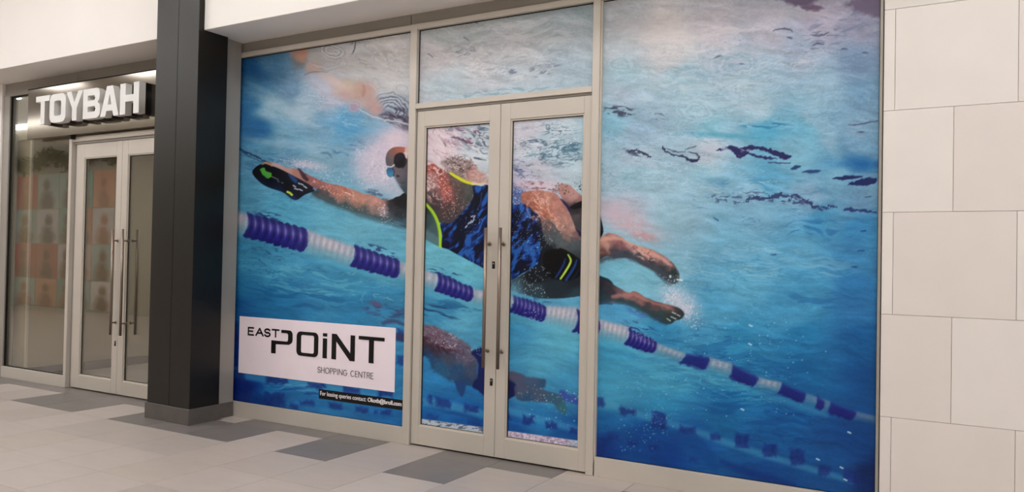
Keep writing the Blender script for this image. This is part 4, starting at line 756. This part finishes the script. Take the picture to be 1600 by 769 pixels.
# ------------------------------------------------------------------ printed film on the panes
PRINT_GAIN = 1.04
fm = bpy.data.materials.new('printed_film'); fm.use_nodes = True
fb = fm.node_tree.nodes['Principled BSDF']; fb.inputs['Roughness'].default_value = .38; fb.inputs['Specular IOR Level'].default_value = .22
at = fm.node_tree.nodes.new('ShaderNodeAttribute'); at.attribute_name = 'print'; at.attribute_type = 'GEOMETRY'
fm.node_tree.links.new(at.outputs['Color'], fb.inputs['Base Color'])
def film(parent, x0, x1, z0, z1, y, dx, dz, label):
    nx = int((x1 - x0) / dx) + 1; nz = int((z1 - z0) / dz) + 1
    X, Z = np.meshgrid(np.linspace(x0, x1, nx), np.linspace(z0, z1, nz)); X = X.ravel(); Z = Z.ravel()
    # print coordinates of the artwork for each point of the film
    Q = np.stack([X, np.full_like(X, y), Z - CAM_H], 1); w = Q @ AX[2]
    c = paint(800 + FPX * (Q @ AX[0]) / w, 384.5 + FPX * (Q @ AX[1]) / w)
    c = np.where(c <= .04045, c / 12.92, ((c + .055) / 1.055) ** 2.4) * PRINT_GAIN
    me = bpy.data.meshes.new('printed_film'); n = nx * nz; off = np.array(origin(parent))
    me.vertices.add(n); me.vertices.foreach_set('co', (np.stack([X, np.full_like(X, y), Z], 1) - off).ravel().astype(np.float32))
    a = (np.arange(nz - 1)[:, None] * nx + np.arange(nx - 1)[None, :]).ravel()
    F = np.stack([a, a + 1, a + nx + 1, a + nx], 1); nf = len(F)
    me.loops.add(nf * 4); me.loops.foreach_set('vertex_index', F.ravel().astype(np.int32))
    me.polygons.add(nf); me.polygons.foreach_set('loop_start', (np.arange(nf) * 4).astype(np.int32))
    me.update(calc_edges=True)
    ca = me.color_attributes.new('print', 'FLOAT_COLOR', 'POINT')
    ca.data.foreach_set('color', np.concatenate([np.clip(c, 0, 1), np.ones((n, 1))], 1).ravel().astype(np.float32))
    o = link('printed_film', me, fm, parent); o['label'] = label; return o

YF, YG = 4.86, 4.895
def pane(parent, x0, x1, y, z0, z1, mat): return box('pane', x0, x1, y, y + .008, z0, z1, mat, parent, 0)
def gasket(parent, x0, x1, z0, z1, y0, y1, w=.005):
    bm = bmesh.new(); add_box(bm, x0, x0 + w, y0, y1, z0, z1); add_box(bm, x1 - w, x1, y0, y1, z0, z1); add_box(bm, x0 + w, x1 - w, y0, y1, z1 - w, z1); add_box(bm, x0 + w, x1 - w, y0, y1, z0, z0 + w * .6)
    return finish('gasket', bm, M['gasket'], parent)

# ------------------------------------------------------------------ printed shopfront: three fixed lights
HZ = 3.157
w1 = root('window_1', (-4.75, 4.9, 0), 'tall fixed pane with printed film of an outstretched arm and goggles beside the pillar', 'window', 'structure')
box('jamb', -5.80, -5.728, YF, 4.95, 0, 3.2, M['alu'], w1); box('head_rail', -5.728, -3.782, YF, 4.95, HZ, 3.2, M['alu'], w1); box('sill_rail', -5.728, -3.782, YF, 4.95, 0, .125, M['alu'], w1)
box('mullion', -3.782, -3.719, YF - .004, 4.96, 0, 3.2, M['alu'], w1, .003)
box('closure_panel', -5.80, -5.655, 4.675, 4.86, 0, SZ, M['alu_dark'], w1)
pane(w1, -5.728, -3.782, YG + .002, .125, HZ, M['plain_glass']); gasket(w1, -5.728, -3.782, .125, HZ, YG - .006, YG + .002)
film(w1, -5.726, -3.783, .126, HZ, YG, .0062, .0043, 'printed film with paddle, arm, goggled face and lane rope')
w2 = root('window_2', (-3.0, 4.9, 2.55), 'wide pane above the double doors with printed silver water', 'window', 'structure')
box('head_rail', -3.719, -2.25, YF, 4.95, HZ, 3.2, M['alu'], w2); box('transom_bar', -3.719, -2.25, YF - .006, 4.95, 2.548, 2.588, M['alu'], w2); box('transom_stop', -3.719, -2.25, YF + .012, 4.95, 2.532, 2.548, M['alu_dark'], w2)
pane(w2, -3.719, -2.25, YG + .002, 2.588, HZ, M['plain_glass']); gasket(w2, -3.719, -2.25, 2.588, HZ, YG - .006, YG + .002)
film(w2, -3.718, -2.251, 2.589, HZ, YG, .006, .0043, 'printed film of rippling silver water')
w3 = root('window_3', (-1.35, 4.9, 0), 'tall fixed pane with printed film of kicking feet beside the stone wall', 'window', 'structure')
box('mullion', -2.25, -2.197, YF - .004, 4.96, 0, 3.2, M['alu'], w3, .003); box('mullion_bead', -2.197, -2.188, YF + .01, 4.95, .1, 3.2, M['bead'], w3); box('head_rail', -2.197, -.495, YF, 4.95, HZ, 3.2, M['alu'], w3); box('sill_rail', -2.188, -.492, YF, 4.95, 0, .125, M['alu'], w3)
box('jamb', -.494, -.479, YF + .002, 4.95, 0, 3.2, M['alu_dark'], w3)
pane(w3, -2.2, -.494, YG + .002, .125, HZ, M['plain_glass']); gasket(w3, -2.197, -.494, .125, HZ, YG - .006, YG + .002)
film(w3, -2.196, -.495, .126, HZ, YG, .0043, .0043, 'printed film with legs, feet and a receding lane rope')

# ------------------------------------------------------------------ doors with pull handles
def door(name, x0, x1, gx0, gx1, gz0, gz1, zt, label, lock, handle_x, hz, printed, y=4.875):
    d = root(name, ((x0 + x1) / 2, 4.9, 0), label, 'door', 'structure')
    box('stile', x0, gx0, y, y + .05, .012, zt, M['alu'], d, .002); box('stile', gx1, x1, y, y + .05, .012, zt, M['alu'], d, .002)
    box('top_rail', gx0, gx1, y, y + .05, gz1, zt, M['alu'], d, .002); box('bottom_rail', gx0, gx1, y, y + .05, .012, gz0, M['alu'], d, .002)
    bm = bmesh.new(); b = .010
    for q in ((gx0, gx0 + b, gz0, gz1), (gx1 - b, gx1, gz0, gz1), (gx0 + b, gx1 - b, gz1 - b, gz1), (gx0 + b, gx1 - b, gz0, gz0 + b)): add_box(bm, q[0], q[1], y + .008, y + .028, q[2], q[3])
    finish('glazing_bead', bm, M['bead'], d)
    if printed:
        pane(d, gx0, gx1, y + .027, gz0, gz1, M['plain_glass']); film(d, gx0 + .002, gx1 - .002, gz0 + .002, gz1 - .002, y + .025, .005, .0043, printed); gasket(d, gx0 + b, gx1 - b, gz0 + b, gz1 - b, y + .018, y + .026, .004)
    else:
        pane(d, gx0, gx1, y + .022, gz0, gz1, M['glass']); gasket(d, gx0 + b, gx1 - b, gz0 + b, gz1 - b, y + .018, y + .024, .006)
    for (sy, front) in ((y - .055, y), (y + .105, y + .05)):
        bm = bmesh.new(); add_tube(bm, (handle_x, sy, hz[0]), (handle_x, sy, hz[1]), .0125); h = finish('pull_handle', bm, M['steel'], d, True)
        for z in (hz[0] + .118, hz[1] - .113):
            bm = bmesh.new(); add_tube(bm, (handle_x, sy, z), (handle_x, front, z), .008); finish('standoff', bm, M['steel'], h, True)
            bm = bmesh.new(); add_tube(bm, (handle_x, front + (-.004 if sy < y else .004), z), (handle_x, front, z), .016); finish('rose', bm, M['steel'], h, True)
    for (lx, lz) in lock:
        bm = bmesh.new(); add_box(bm, lx - .012, lx + .012, y - .004, y + .002, lz - .026, lz + .026, .003); k = finish('lock', bm, M['lock'], d)
        bm = bmesh.new(); add_tube(bm, (lx, y - .007, lz + .010), (lx, y - .003, lz + .010), .008); finish('lock_cylinder', bm, M['steel'], k, True)
    return d
door('door_1', -3.712, -2.972, -3.644, -3.058, .152, 2.412, 2.53, 'aluminium door leaf whose print shows a shoulder with yellow straps', [(-3.005, 1.375), (-3.005, .54)], -3.041, (.645, 1.64), 'printed film with shoulder, yellow straps and a second swimmer below')
door('door_2', -2.968, -2.254, -2.888, -2.311, .152, 2.412, 2.53, 'aluminium door leaf whose print shows a hip and folded arm', [], -2.922, (.645, 1.64), 'printed film with hip, folded arm and lane rope')

# ------------------------------------------------------------------ clear shopfront beyond the pillar
w4 = root('window_4', (-8.8, 4.9, 0), 'clear shop window reflecting posters beside the cream wall end', 'window', 'structure')
box('jamb', -9.53, -9.402, YF, 4.95, 0, 3.155, M['alu_dark'], w4); box('sill_rail', -9.402, -8.218, YF - .01, 4.95, 0, .12, M['alu'], w4); box('head_rail', -9.402, -8.218, YF, 4.95, 3.135, 3.155, M['alu_dark'], w4)
box('mullion', -8.218, -8.17, YF - .012, 4.96, 0, 2.62, M['alu'], w4, .003); pane(w4, -9.402, -8.218, YG, .12, 3.135, M['glass']); gasket(w4, -9.402, -8.218, .12, 3.135, YG - .02, YG, .012)
w5 = root('window_5', (-7.4, 4.9, 2.55), 'clear glass strip over the shop doors behind the raised letters', 'window', 'structure')
box('transom_bar', -8.17, -6.15, YF - .008, 4.95, 2.55, 2.60, M['alu'], w5); box('transom_stop', -8.17, -6.15, YF + .012, 4.95, 2.527, 2.55, M['alu_dark'], w5); box('door_jamb', -8.17, -8.122, YF + .03, 4.95, 0, 2.55, M['alu_dark'], w5); pane(w5, -8.218, -6.2, YG, 2.60, 3.135, M['glass'])
door('door_3', -8.12, -7.353, -7.985, -7.44, .145, 2.378, 2.522, 'clear glazed shop door leaf next to the clear window', [(-7.385, .51)], -7.385, (.60, 1.64), None)
door('door_4', -7.349, -6.58, -7.26, -6.65, .145, 2.378, 2.522, 'clear glazed shop door leaf next to the black pillar', [], -7.225, (.60, 1.64), None)
tag(box('door_mat', -7.6, -6.3, 5.45, 6.3, 0, .015, M['mat'], None, .004), 'dark mat on the floor inside the clear glazed doors', 'mat')

# ------------------------------------------------------------------ pillar
p = root('pillar', (-5.89, 4.52, 0), 'square black granite pillar with grey tile skirting between the two shopfronts', 'pillar')
box('granite_panel', -6.172, -5.887, 4.384, 4.80, .13, CZ, M['black'], p, .002); box('granite_panel', -5.873, -5.613, 4.376, 4.675, .13, CZ, M['black'], p, .002); box('core', -6.1, -5.7, 4.56, 4.86, .05, CZ - .01, M['gasket'], p, 0)
box('skirting_tile', -6.185, -5.8805, 4.370, 4.80, 0, .132, M['skirt'], p, .002); box('skirting_tile', -5.8795, -5.600, 4.362, 4.69, 0, .132, M['skirt'], p, .002); box('skirting_tile', -5.80, -5.645, 4.69, 4.855, 0, .125, M['skirt'], p, .002)

# ------------------------------------------------------------------ raised letter sign
s = root('shop_sign', (-7.7, 4.82, 2.615), 'bronze fascia sign with raised white capital letters above the clear doors', 'shop sign')
box('board', -8.905, -6.3, 4.79, 4.84, 2.612, 3.145, M['sign_board'], s, .002); box('top_edge', -8.905, -6.3, 4.785, 4.86, 3.146, 3.154, M['gasket'], s, 0)
bm = bmesh.new(); add_box(bm, -8.15, -8.11, 4.80, 4.86, 2.575, 2.612); finish('bracket', bm, M['gasket'], s)
def rr(x0, x1, z0, z1, r, n=5):
    out = []
    for cx, cz, a in ((x1 - r, z1 - r, 0), (x0 + r, z1 - r, 90), (x0 + r, z0 + r, 180), (x1 - r, z0 + r, 270)):
        for i in range(n + 1):
            t = math.radians(a + 90 * i / n); out.append((cx + r * math.cos(t), cz + r * math.sin(t)))
    return out
LZ0, LZ1 = 2.722, 3.016; LH = LZ1 - LZ0
def letter(x0, x1, loops):
    L = [[(x0 + a * (x1 - x0), LZ0 + b * LH) for a, b in lp] for lp in loops]
    o = outline_mesh('letter', L, 4.66, 4.728, M['sign_white'], s); me = o.data; me.materials.append(M['sign_side'])
    for pl in me.polygons: pl.material_index = 0 if abs(pl.normal.y) > .5 else 1
    outline_mesh('letter_back', L, 4.728, 4.79, M['sign_black'], o)
W_ = .26
letter(-8.515, -8.269, [[(0, 1), (0, .80), (.36, .80), (.36, 0), (.66, 0), (.66, .80), (1, .80), (1, 1)]])
letter(-8.262, -7.98, [rr(0, 1, 0, 1, .24), rr(.28, .72, .24, .76, .08)])
letter(-7.967, -7.689, [[(0, 1), (.28, 1), (.5, .62), (.72, 1), (1, 1), (.64, .42), (.64, 0), (.36, 0), (.36, .42)]])
letter(-7.682, -7.40, [[(0, 0), (0, 1), (.80, 1), (.93, .93), (.96, .80), (.94, .62), (.84, .52), (.97, .44), (1, .28), (.98, .10), (.82, 0)], [(.27, .60), (.66, .60), (.70, .68), (.66, .77), (.27, .77)], [(.27, .22), (.68, .22), (.73, .31), (.68, .40), (.27, .40)]])
letter(-7.397, -7.105, [[(0, 0), (.34, 1), (.66, 1), (1, 0), (.72, 0), (.66, .18), (.34, .18), (.28, 0)], [(.40, .38), (.60, .38), (.5, .74)]])
letter(-7.087, -6.80, [[(0, 0), (0, 1), (.29, 1), (.29, .62), (.71, .62), (.71, 1), (1, 1), (1, 0), (.71, 0), (.71, .40), (.29, .40), (.29, 0)]])

# ------------------------------------------------------------------ notices stuck on the printed pane
n = root('notice', (-4.76, 4.892, .374), 'white landscape notice with black logo lettering on the blue print beside the pillar', 'notice')
YP = 4.8905
box('panel', -5.632, -3.889, YP, YP + .003, .376, .872, M['panel_white'], n, 0)
YI = YP - .003
def ink(L, mat='ink'): return outline_mesh('lettering', L, YI, YP + .001, M[mat], n)
ink([[(-5.114, .783), (-5.02, .783)] + [(-5.02 + .038 * math.sin(math.radians(a)), .745 + .038 * math.cos(math.radians(a))) for a in range(15, 90, 15)] + [(-4.982, .705)] + [(-5.02 + .038 * math.cos(math.radians(a)), .705 - .038 * math.sin(math.radians(a))) for a in range(15, 90, 15)] + [(-5.02, .662), (-5.178, .657), (-5.178, .577), (-5.23, .577), (-5.23, .687), (-5.045, .687), (-5.033, .698), (-5.033, .745), (-5.045, .757), (-5.114, .757)]])
ink([rr(-4.934, -4.690, .581, .783, .042), rr(-4.884, -4.736, .608, .756, .016)])
ink([[(-4.639, .785), (-4.639, .759), (-4.594, .759), (-4.594, .785)]]); ink([[(-4.639, .743), (-4.639, .581), (-4.594, .581), (-4.594, .743)]])
ink([[(-4.542, .581), (-4.542, .787), (-4.492, .787), (-4.342, .640), (-4.342, .787), (-4.296, .787), (-4.296, .581), (-4.346, .581), (-4.494, .728), (-4.494, .581)]])
ink([[(-4.257, .788), (-4.257, .760), (-4.151, .760), (-4.151, .581), (-4.102, .581), (-4.102, .760), (-3.996, .760), (-3.996, .788)]])
def arc(cx, cz, rx, rz, a0, a1, k=10): return [(cx + rx * math.cos(math.radians(a0 + (a1 - a0) * i / k)), cz + rz * math.sin(math.radians(a0 + (a1 - a0) * i / k))) for i in range(k + 1)]
GL = {'E': [[(1, 0), (0, 0), (0, 1), (1, 1)], [(0, .52), (.85, .52)]], 'A': [[(0, 0), (.5, 1), (1, 0)], [(.2, .36), (.8, .36)]],
      'S': [arc(.5, .74, .48, .26, 20, 180, 8) + arc(.5, .74, .48, .26, 190, 270, 4) + arc(.5, .26, .5, .26, 90, -10, 5) + arc(.5, .26, .5, .26, -20, -165, 8)], 'T': [[(0, 1), (1, 1)], [(.5, 1), (.5, 0)]],
      'H': [[(0, 0), (0, 1)], [(1, 0), (1, 1)], [(0, .52), (1, .52)]], 'O': [arc(.5, .5, .5, .5, 0, 360, 20)], 'P': [[(0, 0), (0, 1), (.55, 1)] + arc(.55, .74, .45, .26, 80, -80, 8) + [(.55, .48), (0, .48)]],
      'I': [[(.5, 0), (.5, 1)]], 'N': [[(0, 0), (0, 1), (1, 0), (1, 1)]], 'G': [arc(.5, .5, .5, .5, 45, 345, 18) + [(1, .46), (.6, .46)]], 'C': [arc(.52, .5, .52, .5, 48, 312, 16)],
      'R': [[(0, 0), (0, 1), (.55, 1)] + arc(.55, .75, .45, .25, 80, -80, 8) + [(.55, .5), (0, .5)], [(.5, .5), (1, 0)]]}
def set_line(cells, z0, z1, w, mat):
    lines = []
    for ch, a, b in cells: lines += [[(a + u * (b - a), z0 + t * (z1 - z0)) for u, t in L] for L in GL[ch]]
    return strokes_mesh('lettering', lines, w, YI, YP + .001, M[mat], n)
for cell in [('E', -5.515, -5.452), ('A', -5.42, -5.333), ('S', -5.313, -5.250), ('T', -5.222, -5.143)]: set_line([cell], .717, .778, .0135, 'ink')
xx = -4.688; cells = []
for ch in 'SHOPPING CENTRE':
    wd = {'S': .028, 'H': .034, 'O': .042, 'P': .026, 'I': .006, 'N': .036, 'G': .040, 'C': .036, 'E': .024, 'T': .028, 'R': .028, ' ': .014}[ch]
    if ch != ' ': cells.append((ch, xx, xx + wd))
    xx += wd + .0135
k_ = (.586) / (xx - .0135 + 4.688); cells = [(ch, -4.688 + (a + 4.688) * k_, -4.688 + (b + 4.688) * k_) for ch, a, b in cells]
set_line(cells, .460, .505, .0042, 'ink_grey')['kind'] = 'stuff'
n = root('notice', (-4.24, 4.892, .25), 'black strip with white leasing contact line under the white notice', 'notice')
box('strip', -4.672, -3.786, YP, YP + .003, .249, .325, M['ink'], n, 0)
text_mesh('lettering', 'For leasing queries contact:', -4.655, -4.168, .266, .311, YI, YP + .001, M['ink_white'], n)['kind'] = 'stuff'
text_mesh('lettering', 'Okotb@broll.com', -4.152, -3.815, .268, .312, YI, YP + .001, M['ink_white'], n, .022)['kind'] = 'stuff'
